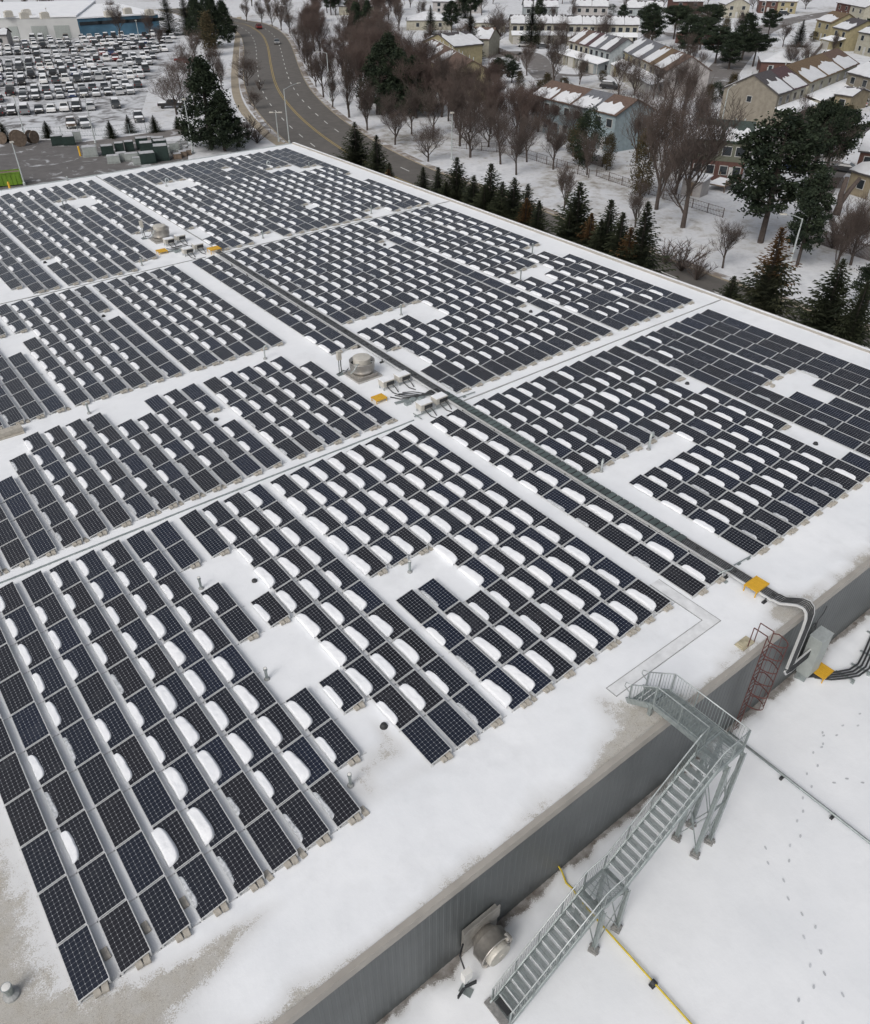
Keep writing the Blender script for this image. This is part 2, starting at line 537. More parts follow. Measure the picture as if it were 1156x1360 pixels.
# snow left on the panels: 0 none, 1 thin icy remnant, 2 medium bar, 3 thick bar
SN1 = ['0001000000', '2200021200', '2222210000', '0220120000', '0220010130', '0222012320'.replace('0', '2', 1), '1222233310'[:9] + '0', '2222333320'[:9] + '1', '0022003320', '0020200100'.replace('1', '2'),
       '2323333320', '2333333330', '3333233321', '3333302231'[:10], '3333301333', '3333333233']
SN1[3] = '0222022031'
SN1[4] = '2222122331'
SN1[5] = '2222233310'
SN1[6] = '2223333321'
SN1[7] = '0222333331'
SN1[13] = '2333330213'
def snow_of(bi, ri, k, n, v, u):
    q = rnd.random()
    if bi == 0:
        if ri < len(SN1): return int(SN1[ri][k])
        return 3 if q > 0.12 else 2
    if bi == 1:
        if ri == 0: return (2, 2, 2, 2, 2, 1, 1, 0, 1, 0)[k]
        if ri == 1: return 3 if k not in (9,) else 2
        if ri <= 11:
            if k == 0 and ri > 8: return 0 if q < 0.7 else 1
            if k == 9: return 0 if ri < 4 else (1 if q < 0.6 else 2)
            if k == 4 and 5 <= ri <= 7: return 1
            return 2 if q > 0.12 else (1 if q > 0.04 else 3)
        if ri == 12: return 0 if k < 3 else (2 if k < 7 else 0)
        if k < 4 and ri < 16: return 1 if q < 0.5 else (2 if q < 0.62 else 0)
        return 0 if q < 0.93 else 1
    if bi == 2:
        if k == 5: return 0 if q < 0.65 else 1
        if ri < 4: return 0 if q < 0.6 else 1
        if k == 0 and ri in (10, 12, 13): return 0
        return 2 if q > 0.14 else 1
    if bi == 3:
        if ri == 0: return 0 if k < 10 else 2
        if ri == 1: return 2 if k < 9 else (0 if q < 0.6 else 2)
        if k == 16: return 0 if q < 0.9 else 1
        if k == 9 and 2 <= ri <= 7: return 0 if q < 0.7 else 2
        if k >= 15 and ri < 7: return 0 if q < 0.6 else 2
        if ri == 13: return 2 if q > 0.75 else 0
        if k >= 14 and ri > 13: return 2 if q > 0.5 else 0
        return 2 if q > 0.07 else (0 if q < 0.03 else 1)
    if bi == 4:
        if ri <= 2 or ri == 9: return 0 if q < 0.7 else 1
        if ri == 10: return 0 if k > 1 or q < 0.5 else 1
        if k == 9: return 0 if q < 0.85 else 1
        if k == 0: return 2 if q < 0.5 else 1
        if ri == 3 and k > 4: return 0
        if ri == 4 and k > 3: return 0 if k < 5 else 2
        return 2 if q > 0.1 else 0
    if bi == 5:
        if k >= 14: return 0
        if ri < 4: return 2 if q < 0.25 else 0
        if k < 3: return 2 if q < 0.25 else 0
        return 2 if q > 0.32 else 0
    if k < 3: return 2 if (q < 0.12) else 0
    if k >= 15: return 0 if q < 0.5 else 2
    if k < 6 and ri > 6: return 2 if q < 0.3 else 0
    return 2 if q > 0.14 else 0

st, ct = math.sin(TILT), math.cos(TILT)
def pan(x, y, z=0.0):
    """local panel coordinates: x across the slope from the low edge, y along, z above the glass"""
    return (x * ct - z * st, y, H0 + x * st + z * ct)

def frame_mb(mb, ox=0, oy=0, mi=0):
    w, hl, t, d = PW, PL / 2, 0.026, 0.04
    for (xa, xb, ya, yb) in ((0, w, -hl, -hl + t), (0, w, hl - t, hl), (0, t, -hl + t, hl - t), (w - t, w, -hl + t, hl - t)):
        P = [pan(x, y, z) for z in (-d, 0.003) for y in (ya, yb) for x in (xa, xb)]
        P = [(p[0] + ox, p[1] + oy, p[2]) for p in P]
        mb.add(P, [(0, 2, 3, 1), (4, 5, 7, 6), (0, 1, 5, 4), (2, 6, 7, 3), (0, 4, 6, 2), (1, 3, 7, 5)], mi)
def rail_mb(mb, ox=0, oy=0, both=False, mi=0):
    for y in ((-PL / 2 - 0.02, PL / 2 + 0.02) if both else (-PL / 2 - 0.02,)):
        mb.box((ox + 0.60, oy + y, 0.045), (1.30, 0.045, 0.04), 0, mi)
        mb.box((ox + 0.05, oy + y, 0.085), (0.05, 0.05, 0.09), 0, mi)
        mb.box((ox + 0.93, oy + y, 0.17), (0.05, 0.05, 0.25), 0, mi)
mb = MB(); frame_mb(mb); frame_me = mb.mesh('panel_frame', M['alu'])
mb = MB(); rail_mb(mb); rail_me = mb.mesh('mounting_bracket', M['alu'])

def glass_quads(specs, name):
    """specs: (ox, oy, tone)"""
    vs, fs, uvs, tone = [], [], [], []
    t = 0.022
    for ox, oy, tn in specs:
        o = len(vs)
        for (x, y) in ((t, -PL / 2 + t), (PW - t, -PL / 2 + t), (PW - t, PL / 2 - t), (t, PL / 2 - t)):
            p = pan(x, y, 0.0)
            vs.append((p[0] + ox, p[1] + oy, p[2]))
        fs.append((o, o + 1, o + 2, o + 3))
        uvs += [(0, 0), (6, 0), (6, 12), (0, 12)]
        tone += [tn] * 4
    me = bpy.data.meshes.new(name)
    me.from_pydata(vs, [], fs)
    me.materials.append(M['cells'])
    ul = me.uv_layers.new(name='UVMap')
    for i, q in enumerate(uvs):
        ul.data[i].uv = q
    a = me.attributes.new('tone', 'FLOAT', 'POINT')
    a.data.foreach_set('value', tone)
    return me
cell_me = [glass_quads([(0, 0, t)], 'cell_sheet') for t in (0.0, 0.2, 0.35, 0.5, 0.8, 1.0)]

def lump_geo(kind, seed):
    """snow bar: superellipse footprint on the lower part of the panel, hanging over its low edge"""
    r = random.Random(seed)
    if kind == 3: L, a, bb, h = r.uniform(1.50, 1.68), -0.10, 0.47, 0.13
    elif kind == 2: L, a, bb, h = r.uniform(1.18, 1.48), -0.03, 0.34, 0.08
    else: L, a, bb, h = r.uniform(0.8, 1.35), 0.01, 0.20, 0.035
    nx, ny = 11, 26
    vs, fs = [], []
    ph = r.uniform(0, 9)
    sk = r.uniform(-0.02, 0.16)
    tl = r.uniform(0.75, 1.15)
    for j in range(ny + 1):
        s = -1 + 2 * j / ny
        e = (1 - abs(s) ** 4.5) ** (1 / 2.4)
        wob = 0.0 if kind > 1 else 0.18 * noise.noise(Vector((s * 3, ph, 0)))
        for i in range(nx + 1):
            t = -1 + 2 * i / nx
            lo, hi = a, bb * (1 + wob)
            # the uphill side is rounded at its ends, the low side stays straight
            x = lo + (hi - lo) * (0.5 + 0.5 * t) * (0.22 + 0.78 * e) * (0.84 - sk * s) + (0.02 if kind > 1 else 0) * noise.noise(Vector((s * 2.3, t, ph)))
            z = h * tl * e ** 0.7 * (1 - abs(t) ** 7.0) ** 0.5 * (1 + 0.18 * noise.noise(Vector((s * 2.2, t * 1.2, ph))))
            if kind == 1: z *= 0.85 + 0.4 * noise.noise(Vector((s * 2.5, t * 1.5, ph + 3)))
            y = s * L / 2
            if t <= -0.99:
                z = -0.05 if kind > 1 else 0.004
            p = pan(x, y, z + 0.004)
            vs.append(p)
    for j in range(ny):
        for i in range(nx):
            q = j * (nx + 1) + i
            fs.append((q, q + 1, q + nx + 2, q + nx + 1))
    return vs, fs
LG = {k: [lump_geo(k, s + 20 * k) for s in range(9)] for k in (1, 2, 3)}
LM = {}
for k in LG:
    LM[k] = []
    for vs, fs in LG[k]:
        mb = MB(); mb.add(vs, fs)
        LM[k].append(mb.mesh('snow_bar', M['thin'] if k == 1 else M['lump'], True))

panels = []
for bi, (nm, u0, n, rv, runs) in enumerate(BLOCKS):
    for ri, v in enumerate(rv):
        for (a, z) in runs.get(ri, [(0, n)]):
            for k in range(a, z):
                u = u0 + 2.005 * k + 1.0
                s = snow_of(bi, ri, k, n, v, u)
                x, y = v * K, -u * K
                d = Vector((x, y, 0)) - CAM
                w = d.dot(FW)
                px, py = 578 + 1037 * d.dot(RT) / w, 680 - 1037 * d.dot(UP) / w
                if px < -60 or px > 1216 or py > 1400: continue
                panels.append([w, bi, ri, k, n, x, y, s, k == z - 1 or (k == a), k == z - 1, px, py])
panels.sort(key=lambda p: p[0])
inframe = [p for p in panels if -8 < p[10] < 1164 and p[11] < 1368]
near = set(id(p) for p in inframe[:300])
WORD = {0: 'bare', 1: 'icy-edged', 2: 'snow-topped', 3: 'thickly snow-topped'}
far_frame, far_glass, far_rail = MB(), [], MB()
far_snow = MB()
snow_list = []
for p in panels:
    w, bi, ri, k, n, x, y, s, endp, last, px, py = p
    tone = rnd.random()
    if id(p) in near:
        t = thing('solar_panel', '%s solar panel, %s from front, %s row from left, %s' % (WORD[s], nth(n - k), nth(ri + 1), BLOCKS[bi][0]),
                  'solar panel', (x, y, 0), 0, 'solar panels in rows on the flat roof')
        link('frame', frame_me, t)
        link('cell_sheet', cell_me[int(tone * 5.99)], t)
        link('mounting_bracket', rail_me, t)
    else:
        frame_mb(far_frame, x, y)
        rail_mb(far_rail, x, y)
        far_glass.append((x, y, tone))
    if s:
        snow_list.append((w, bi, ri, k, n, x, y, s, px, py))
fp = tag(far_frame.build('distant_solar_panels', M['alu']), 'rows of smaller dark solar panels filling the far part of the roof', 'solar panels', None, 'stuff')
link('cell_sheet', glass_quads(far_glass, 'cell_sheet'), fp)
far_rail.build('mounting_bracket', M['alu'], fp)
SW = {1: 'thin icy remnant', 2: 'white snow bar', 3: 'thick white snow bar'}
c = 0
far_thin = MB()
for (w, bi, ri, k, n, x, y, s, px, py) in snow_list:
    vi = rnd.randrange(9)
    dy = rnd.uniform(-0.05, 0.12) + (0.02 if s == 3 else 0.0)
    flip = 1
    if c < 300 and -8 < px < 1164:
        c += 1
        o = link('snow_bar', LM[s][vi], None, (x, y + dy, 0))
        tag(o, '%s, %s panel from front, %s row from left, %s' % (SW[s], nth(n - k), nth(ri + 1), BLOCKS[bi][0]), 'snow', 'snow bars lying on the solar panels')
    else:
        vs, fs = LG[s][vi]
        (far_snow if s > 1 else far_thin).add([(q[0] + x, q[1] + y + dy, q[2]) for q in vs], fs)
tag(far_snow.build('distant_snow_bars', M['lump'], None, True), 'many small white snow bars lying on the far solar panels', 'snow', None, 'stuff')
tag(far_thin.build('distant_icy_patches', M['thin'], None, True), 'thin icy snow patches scattered over the far solar panels', 'snow', None, 'stuff')

# ballast pavers at the ends of the rows
def paver_me(seed):
    r = random.Random(seed)
    bm = bmesh.new()
    bmesh.ops.create_cube(bm, size=1.0)
    for v in bm.verts:
        v.co.x *= 0.20; v.co.y *= 0.40; v.co.z *= 0.095
        v.co.x += r.uniform(-0.006, 0.006); v.co.y += r.uniform(-0.006, 0.006)
    bmesh.ops.bevel(bm, geom=bm.edges[:], offset=0.012, segments=2, affect='EDGES')
    me = bpy.data.meshes.new('ballast_paver')
    bm.to_mesh(me); bm.free()
    me.materials.append(M['paver'])
    return me
PV = [paver_me(i) for i in range(4)]
PN = ['inner', 'outer', 'loose']
far_pav = MB()
npv = 0
for p in panels:
    w, bi, ri, k, n, x, y, s, endp, last, px, py = p
    if not last or (bi == 1 and ri == 99): continue
    ye = y - PL / 2
    spots = [(0.52, 0.02, 0.12, 0.06), (0.77, -0.02, 0.15, -0.08)]
    if rnd.random() < 0.35: spots.append((1.09, 0.03, 0.06, 0.12))
    if k > 0 and bi == 0 and ri < 3: spots.append((1.10, 0.9, 0.06, 0.05))
    for i, (dx, dy, z, rz) in enumerate(spots):
        loc = (x + dx, ye + dy - 0.03, z + 0.0)
        if w < 75 and npv < 290:
            npv += 1
            o = link('ballast_paver', PV[rnd.randrange(4)], None, loc, rz + rnd.uniform(-0.05, 0.05))
            tag(o, '%s concrete paver at the front end, %s row from left, %s' % (PN[min(i, 2)], nth(ri + 1), BLOCKS[bi][0]) if i < 3 else
                'loose grey concrete paver in the gap beside the %s row from left, %s' % (nth(ri + 1), BLOCKS[bi][0]), 'paver', 'concrete ballast pavers at the row ends')
            if last and p[8] and k != n - 1: o['label'] = '%s paver by the clearing behind panel %s from front, %s row, %s' % (PN[min(i, 2)], nth(n - k), nth(ri + 1), BLOCKS[bi][0])
        else:
            far_pav.box(loc, (0.2, 0.4, 0.095), rz)
tag(far_pav.build('distant_ballast_pavers', M['paver']), 'small grey ballast pavers along the far row ends', 'pavers', None, 'stuff')

# ------------------------------------------------------------------ roof equipment
def arc(cx, cy, cz, r, a0, a1, n, plane='YZ'):
    out = []
    for i in range(n + 1):
        a = a0 + (a1 - a0) * i / n
        if plane == 'YZ': out.append((cx, cy + r * math.cos(a), cz + r * math.sin(a)))
        elif plane == 'XZ': out.append((cx + r * math.cos(a), cy, cz + r * math.sin(a)))
        else: out.append((cx + r * math.cos(a), cy + r * math.sin(a), cz))
    return out

def exhaust_fan(x, y, label):
    t = thing('exhaust_fan', label, 'exhaust fan', (x, y, 0), 0, 'round steel exhaust fans on the roof')
    b = MB(); b.box((0, 0, 0.10), (1.95, 1.95, 0.12), 0.0); b.box((0, 0, 0.22), (1.5, 1.5, 0.22)); b.build('curb', M['steel'], t)
    b = MB(); b.lathe((0, 0, 0), [(0.62, 0.33), (0.70, 0.36), (0.78, 0.46), (0.83, 0.60), (0.83, 0.66), (0.86, 0.68), (0.86, 1.12), (0.89, 1.13), (0.89, 1.16), (0.82, 1.16), (0.80, 0.9), (0.5, 0.85)], 28)
    b.build('barrel', M['steel'], t, True)
    b = MB(); b.lathe((0, 0, 0), [(0.80, 0.86), (0.80, 0.90), (0.6, 0.92), (0.3, 0.93)], 24); b.build('throat', M['dark'], t)
    b = MB(); b.lathe((0, 0, 0), [(0.60, 0.92), (0.60, 1.33), (0.62, 1.34), (0.62, 1.40), (0.55, 1.43), (0.2, 1.46)], 28); b.build('motor_cover', M['box'], t)
    b = MB()
    for a in (200, 310, 80):
        ca, sa = math.cos(R(a)), math.sin(R(a))
        b.bar((0.55 * ca, 0.55 * sa, 1.12), (0.86 * ca, 0.86 * sa, 1.12), 0.07, 0.03)
    b.tube([(-0.55, -0.4, 1.2), (-0.75, -0.5, 1.17), (-0.9, -0.45, 0.9), (-1.0, -0.1, 0.5)], 0.035, 6)
    b.build('support_arm', M['galv_l'], t)
    return t
exhaust_fan(25.9, 41.25, 'big round steel exhaust fan in the middle of the roof, beside the four electrical boxes')
exhaust_fan(26.25, 77.0, 'smaller-looking round steel exhaust fan near the far left of the roof')

def switch_post(x, y, z, label, rz=0.0):
    t = thing('switch_post', label, 'switch box', (x, y, z), rz, 'switch boxes on posts beside the fans')
    b = MB(); b.box((0, 0, 1.45), (0.28, 0.24, 0.62)); b.build('switch_box', M['box'], t)
    b = MB()
    b.box((-0.06, 0, 0.6), (0.05, 0.05, 1.2)); b.box((0.10, 0, 0.6), (0.05, 0.05, 1.2)); b.box((0, 0, 0.03), (0.5, 0.4, 0.06))
    b.build('post', M['galv'], t)
    b = MB()
    b.tube([(0.05, -0.08, 1.15), (0.02, -0.1, 0.7), (0.1, -0.1, 0.3), (0.45, -0.1, 0.2), (0.7, 0, 0.3)], 0.03, 6)
    b.tube([(-0.3, -0.1, 0.18), (0.35, 0.05, 0.22)], 0.03, 6)
    b.build('conduit', M['cable'], t)
    return t
switch_post(24.75, 42.3, 0, 'grey switch box on a post left of the nearer round exhaust fan')
switch_post(25.0, 78.3, 0, 'grey switch box on a post left of the far round exhaust fan')

def elec_box(x, y, label, flip, rz=0.0):
    t = thing('inverter_box', label, 'electrical box', (x, y, 0), rz, 'electrical boxes on legs beside the exhaust fans')
    b = MB(); b.box((0, 0, 0.47), (0.88, 0.62, 0.38)); b.box((0, 0, 0.675), (0.96, 0.70, 0.03)); b.build('cabinet', M['box'], t)
    s = 1 if flip else -1
    b = MB(); b.box((0.12, s * 0.325, 0.48), (0.62, 0.03, 0.24)); b.build('vent_grille', M['dark'], t)
    for sx in (-0.38, 0.38):
        for sy in (-0.25, 0.25):
            b = MB(); b.box((sx, sy, 0.14), (0.05, 0.05, 0.28)); b.build('leg', M['galv'], t)
    b = MB(); b.box((0, 0, 0.705), (0.9, 0.6, 0.03)); b.build('snow_cap', M['lump'], t)
    b = MB(); b.tube([(-0.2, s * 0.33, 0.40), (-0.22, s * 0.55, 0.3), (-0.1, s * 0.9, 0.08), (0.1, s * 1.4, 0.05)], 0.035, 6)
    b.tube([(0.25, s * 0.33, 0.36), (0.3, s * 0.6, 0.22), (0.25, s * 1.0, 0.06)], 0.035, 6)
    b.build('cable', M['cable'], t)
    return t
elec_box(26.15, 38.75, 'cream electrical box on legs just in front of the nearer fan, left of its pair', False)
elec_box(27.40, 38.70, 'cream electrical box on legs between the nearer fan and the cable tray', False)
elec_box(26.25, 34.75, 'cream electrical box with snow on top, nearest the front of its cluster, left one', False)
elec_box(27.50, 34.80, 'cream electrical box with snow on top touching the long cable tray', False)
elec_box(26.20, 75.0, 'far grey electrical box in front of the far fan, left one of the back pair', False)
elec_box(27.45, 75.3, 'far grey electrical box in front of the far fan, right one of the back pair', False)
elec_box(26.45, 71.3, 'far grey electrical box of the front pair, left of the other', False)
elec_box(27.75, 71.9, 'far grey electrical box of the front pair, beside the yellow step', False)

def bundle(name, label, paths, r=0.035):
    b = MB()
    for p in paths: b.tube(p, r, 6)
    return tag(b.build(name, M['cable'], None, True), label, 'cables')
for (yy, lb_) in ((36.3, 'black cables looping between the four nearer electrical boxes'), (72.9, 'black cables looping between the four far electrical boxes')):
    ps = []
    rr = random.Random(int(yy))
    for i in range(5):
        x0 = 25.6 + i * 0.25
        ps.append([(x0 + rr.uniform(-.1, .1), yy + 1.2, 0.08), (x0 + 0.3, yy + 0.5, 0.12 + 0.05 * i), (x0 + 0.9, yy + rr.uniform(-.4, .1), 0.22), (27.9, yy - 0.4 + 0.1 * i, 0.3), (28.4, yy - 0.6 + 0.1 * i, 0.32)])
    bundle('cable_bundle', lb_, ps)
    b = MB()
    for i in range(3):
        b.box((25.9 + i * 0.55, yy - 0.25 + 0.18 * (i % 2), 0.13), (0.38, 0.30, 0.22), 0.2 * i)
    b.bar((25.3, yy + 0.3, 0.1), (27.9, yy - 0.1, 0.1), 0.22, 0.06)
    tag(b.build('junction_boxes', M['galv']), 'small grey junction boxes lying among the cables at the %s fan' % ('nearer' if yy < 50 else 'far'), 'junction box')

def step_bridge(x, y, z, sx, sy, label, hh=0.42):
    t = thing('step_over', label, 'step-over platform', (x, y, z), 0, 'yellow step-over platforms')
    b = MB()
    n = 8
    for i in range(n):
        w = sx / n
        b.box((-sx / 2 + w * (i + 0.5), 0, hh), (w * 0.86, sy, 0.035))
    b.box((0, 0, hh - 0.012), (sx * 0.99, sy * 0.96, 0.012))
    b.box((0, -sy / 2, hh - 0.02), (sx, 0.04, 0.09)); b.box((0, sy / 2, hh - 0.02), (sx, 0.04, 0.09))
    b.build('platform', M['yellow'], t)
    for ax in (-1, 1):
        for ay in (-1, 1):
            b = MB(); b.box((ax * (sx / 2 - 0.04), ay * (sy / 2 - 0.03), hh / 2), (0.045, 0.045, hh)); b.build('leg', M['yellow'], t)
    return t
step_bridge(28.33, 11.95, 0, 1.0, 0.66, 'yellow step-over platform across the cable tray near the roof edge')
step_bridge(24.75, 37.6, 0, 0.85, 0.62, 'yellow step-over platform beside the nearer electrical boxes', 0.3)
step_bridge(31.45, 8.75, LZ, 0.95, 0.66, 'yellow step-over platform on the lower snowy roof by the wall cabinet', 0.4)
step_bridge(24.75, 73.3, 0, 0.9, 0.7, 'small far yellow step-over platform left of the far electrical boxes', 0.3)
step_bridge(28.75, 70.5, 0, 1.1, 0.8, 'small far yellow step-over platform where the long tray starts', 0.42)

# long cable tray: ladder-type, rails, rungs, black cables, black feet
def tray(name, label, pts, width, rungs=0.4, updir=Vector((0, 0, 1)), cab=5, feet=True, depth=0.11):
    t = thing(name, label, 'cable tray', pts[0])
    o = Vector(pts[0])
    P = [Vector(p) - o for p in pts]
    side = []
    for i in range(len(P)):
        d = (P[min(i + 1, len(P) - 1)] - P[max(i - 1, 0)]).normalized()
        side.append(updir[i].cross(d).normalized() if isinstance(updir, list) else updir.cross(d).normalized())
    b = MB()
    for s in (-1, 1):
        q = [P[i] + side[i] * (s * width / 2) for i in range(len(P))]
        for i in range(len(q) - 1):
            b.bar(q[i], q[i + 1], 0.065, depth)
    b.build('side_rail', M['alu'], t)
    b = MB()
    for i in range(len(P) - 1):
        L = (P[i + 1] - P[i]).length
        n = max(1, int(L / rungs))
        for k in range(n):
            f = (k + 0.5) / n
            c = P[i].lerp(P[i + 1], f); s = side[i].lerp(side[i + 1], f)
            b.bar(c - s * width / 2, c + s * width / 2, 0.035, 0.03)
    b.build('rung', M['galv'], t)['kind'] = 'stuff'
    b = MB()
    for k in range(cab):
        f = (-0.40 + 0.8 * k / max(1, cab - 1)) * width
        b.tube([P[i] + side[i] * f + Vector((0, 0, 0.035)) if not isinstance(updir, list) else P[i] + side[i] * f + updir[i] * 0.035 for i in range(len(P))], 0.028, 6)
    b.build('cable', M['cable'], t, True)
    return t
YS = [10.95, 12, 14, 16, 18, 20, 22, 24, 26, 28, 30, 32, 34.4]
def tray_x(y): return 28.36 + max(0, y - 36) * 0.010
t1 = tray('cable_tray', 'long ladder cable tray with black cables running beside the two-row strip of panels', [(tray_x(y), y, 0.30) for y in YS + [36, 40, 44, 48, 52, 56, 60, 64, 68, 69.6]], 0.62, 0.45, cab=6)
b = MB()
for y in [11.2, 13.3, 15.5] + list(range(18, 69, 3)):
    for s in (-1, 1):
        b.box((tray_x(y) - 28.36 + s * 0.42, y - 10.95, -0.24), (0.26, 0.14, 0.12))
        b.box((tray_x(y) - 28.36 + s * 0.36, y - 10.95, -0.12), (0.05, 0.05, 0.2))
b.build('foot_block', M['dark'], t1)['kind'] = 'stuff'
# green-grey louvred cover over the near part of the tray
b = MB()
for i in range(46):
    y = 16.3 + i * 0.42 - 10.95
    b.box((0.0, y, 0.09), (0.58, 0.34, 0.012), 0, 0)
m_ = plain('dark_green_grey_sheet', (0.12, 0.15, 0.145), 0.3, 0.4, 0.4, 0.8)
b.build('tray_cover', m_, t1)
# tray bend over the parapet, down the wall, across to the cabinet
cp = [(28.40, 10.95, 0.30), (28.40, 10.6, 0.34), (28.42, 10.25, 0.55), (28.45, 9.9, 0.75), (28.47, 9.6, 0.78), (28.49, 9.42, 0.62), (28.50, 9.33, 0.3), (28.50, 9.30, -0.3), (28.50, 9.30, -1.2), (28.50, 9.30, -2.2), (28.50, 9.30, -2.95)]
ups = []
for i in range(len(cp)):
    d = (Vector(cp[min(i + 1, len(cp) - 1)]) - Vector(cp[max(i - 1, 0)])).normalized()
    ups.append(Vector((1, 0, 0)).cross(d).normalized() * -1)
ups = [u if u.z > -0.2 and u.y < 0.99 else -u for u in ups]
ups = [Vector((0, 0, 1)), Vector((0, 0.1, 1)), Vector((0, 0.3, 1)), Vector((0, -0.1, 1)), Vector((0, -0.4, 1)), Vector((0, -1, 0.6)), Vector((0, -1, 0.2)), Vector((0, -1, 0)), Vector((0, -1, 0)), Vector((0, -1, 0)), Vector((0, -1, 0))]
ups = [u.normalized() for u in ups]
tray('cable_tray', 'curved cable tray arching over the parapet and dropping down the grey wall', cp, 0.60, 0.45, ups, 5)
cp = [(28.35, 9.30, -2.95), (28.5, 9.30, -3.2), (28.9, 9.30, -3.32), (29.4, 9.30, -3.32), (29.9, 9.30, -3.32), (30.35, 9.30, -3.32)]
tray('cable_tray', 'short horizontal cable tray low on the grey wall running into the tall cabinet', cp, 0.55, 0.4, [Vector((0, -1, 0))] * len(cp), 5)
# cabinet on the wall
t = thing('electrical_cabinet', 'tall grey-green electrical cabinet against the wall above the lower roof', 'cabinet', (30.75, 9.25, LZ))
b = MB(); b.bx(-0.48, 0.48, -0.32, 0.30, 0.55, 3.05); b.build('cabinet_body', M['grey'], t)
b = MB(); b.bx(-0.50, 0.50, -0.36, 0.32, 3.05, 3.09); b.build('cabinet_roof', M['galv_l'], t)
b = MB(); b.bx(-0.44, 0.44, -0.345, -0.32, 0.62, 2.98); b.box((0.36, -0.36, 1.8), (0.04, 0.04, 0.2)); b.build('door', M['grey'], t)
for s in (-0.42, 0.42):
    b = MB(); b.box((s, 0, 0.28), (0.06, 0.5, 0.56)); b.build('leg', M['galv'], t)
b = MB()
for k in range(4): b.tube([(-0.3 + k * 0.12, -0.1, 0.55), (-0.28 + k * 0.12, -0.15, 0.3), (0.2 + k * 0.1, -0.35, 0.18)], 0.04, 6)
b.tube([(0.0, 0.35, 3.1), (0.1, 0.42, 3.6), (0.45, 0.42, 3.9), (0.5, 0.42, 4.3)], 0.02, 5)
b.tube([(0.0, 0.42, 3.2), (0.0, 0.42, 3.5), (-0.35, 0.42, 3.55), (-0.35, 0.42, 3.3)], 0.02, 5)
b.build('conduit', M['cable'], t)
# conduits on the lower roof, sweeping away to the right
ps = []
for k in range(4):
    o = 0.17 * k
    ps.append([(30.9, 8.95 - 0.3 * o, LZ + 0.25), (31.45, 8.75 - o, LZ + 0.22), (32.1, 8.35 - o * 1.0, LZ + 0.22), (32.8, 8.02 - o, LZ + 0.22), (33.5 + o * 0.3, 7.95 - o, LZ + 0.22), (34.3, 8.12 - o, LZ + 0.22), (36.5, 8.70 - o, LZ + 0.22), (42, 10.2 - 2.0 - o + 1.0, LZ + 0.22)])
b = MB()
for i, p in enumerate(ps): b.tube(p, 0.048, 7)
tag(b.build('conduit_run', M['cable'], None, True), 'dark parallel conduits sweeping across the lower snowy roof to the right', 'conduits')
b = MB()
for (x, y) in ((32.3, 7.95), (33.4, 7.72), (34.6, 7.9), (36.2, 8.4), (38, 8.8)):
    b.box((x, y, LZ + 0.15), (0.10, 0.95, 0.06), 0.15)
    b.box((x, y - 0.42, LZ + 0.07), (0.16, 0.14, 0.14), 0.15)
tag(b.build('conduit_supports', M['galv']), 'small cross supports with black feet under the lower roof conduits', 'supports')

# joints, conduits and walkway pads on the roof deck
def strip(name, label, cat, x0, x1, y0, y1, h, mat):
    b = MB(); b.bx(x0, x1, y0, y1, -0.02, h); return tag(b.build(name, mat), label, cat)
M['pad'] = plain('snowy_grey_pad', (0.70, 0.715, 0.73), 0.6, 0, 0.15, 1.8)
M['joint'] = plain('grey_membrane', (0.30, 0.31, 0.31), 0.6, 0, 0.2, 2)
strip('roof_joint', 'thin grey pipe across the snow along the top of the front left array', 'pipe', -8, 25.0, 34.13, 34.19, 0.12, M['galv'])
strip('roof_joint', 'thin dark line across the snow behind the front right array', 'roof joint', 29.0, 56.5, 34.1, 34.2, 0.085, M['joint'])
strip('roof_joint', 'thin dark line across the snow at the left behind the third left array', 'roof joint', -3, 27.5, 69.70, 69.78, 0.075, M['joint'])
strip('roof_joint', 'thin dark line across the snow at the right behind the middle right array', 'roof joint', 29.2, 56.5, 69.72, 69.82, 0.075, M['joint'])
strip('roof_joint', 'thin dark line running away between the two rear arrays', 'roof joint', 29.2, 29.32, 71.5, 104.6, 0.075, M['joint'])
PADEDGE = MB()
b = MB()
b.bx(18.45, 25.35, 11.72, 12.22, 0.0, 0.065); b.bx(24.75, 25.35, 12.22, 15.2, 0.0, 0.065)
for (x0, x1, y0, y1) in ((18.42, 25.38, 11.69, 11.72), (18.42, 24.75, 12.22, 12.25), (18.42, 18.45, 11.72, 12.22), (25.35, 25.38, 11.72, 15.2), (24.72, 24.75, 12.25, 15.2)):
    PADEDGE.bx(x0, x1, y0, y1, 0.0, 0.075)
pad_ = tag(b.build('walkway_pad', M['pad']), 'bare grey L-shaped walkway pad in the snow beside the stair head', 'walkway')
PADEDGE.build('pad_edge', M['joint'], pad_)
b = MB(); b.box((25.0, 10.22, 0.09), (0.82, 0.46, 0.06)); b.box((24.85, 10.24, 0.13), (0.3, 0.3, 0.03))
tag(b.build('hatch_board', M['ply']), 'weathered cream board lying on the roof behind the red ladder', 'board')
b = MB(); b.box((4.5, 48.0, 0.2), (1.8, 0.5, 0.4)); b.bx(2.2, 5.4, 47.6, 48.4, 0.0, 0.1)
tag(b.build('roof_curb', M['paver']), 'low beige curb at the left edge between two panel arrays', 'curb')
b = MB()
for (xa, ya, xb, yb) in ((28.3, 13.6, 30.2, 13.45), (28.6, 34.6, 30.3, 34.5), (25.2, 34.4, 28.0, 34.35), (25.4, 34.75, 25.4, 33.9)):
    b.tube([(xa, ya, 0.16), (xb, yb, 0.16)], 0.035, 6)
for (x, y) in ((29.3, 13.5), (30.0, 13.45), (27.7, 13.1), (29.4, 34.5), (26.4, 34.4)):
    b.box((x, y, 0.06), (0.2, 0.12, 0.1))
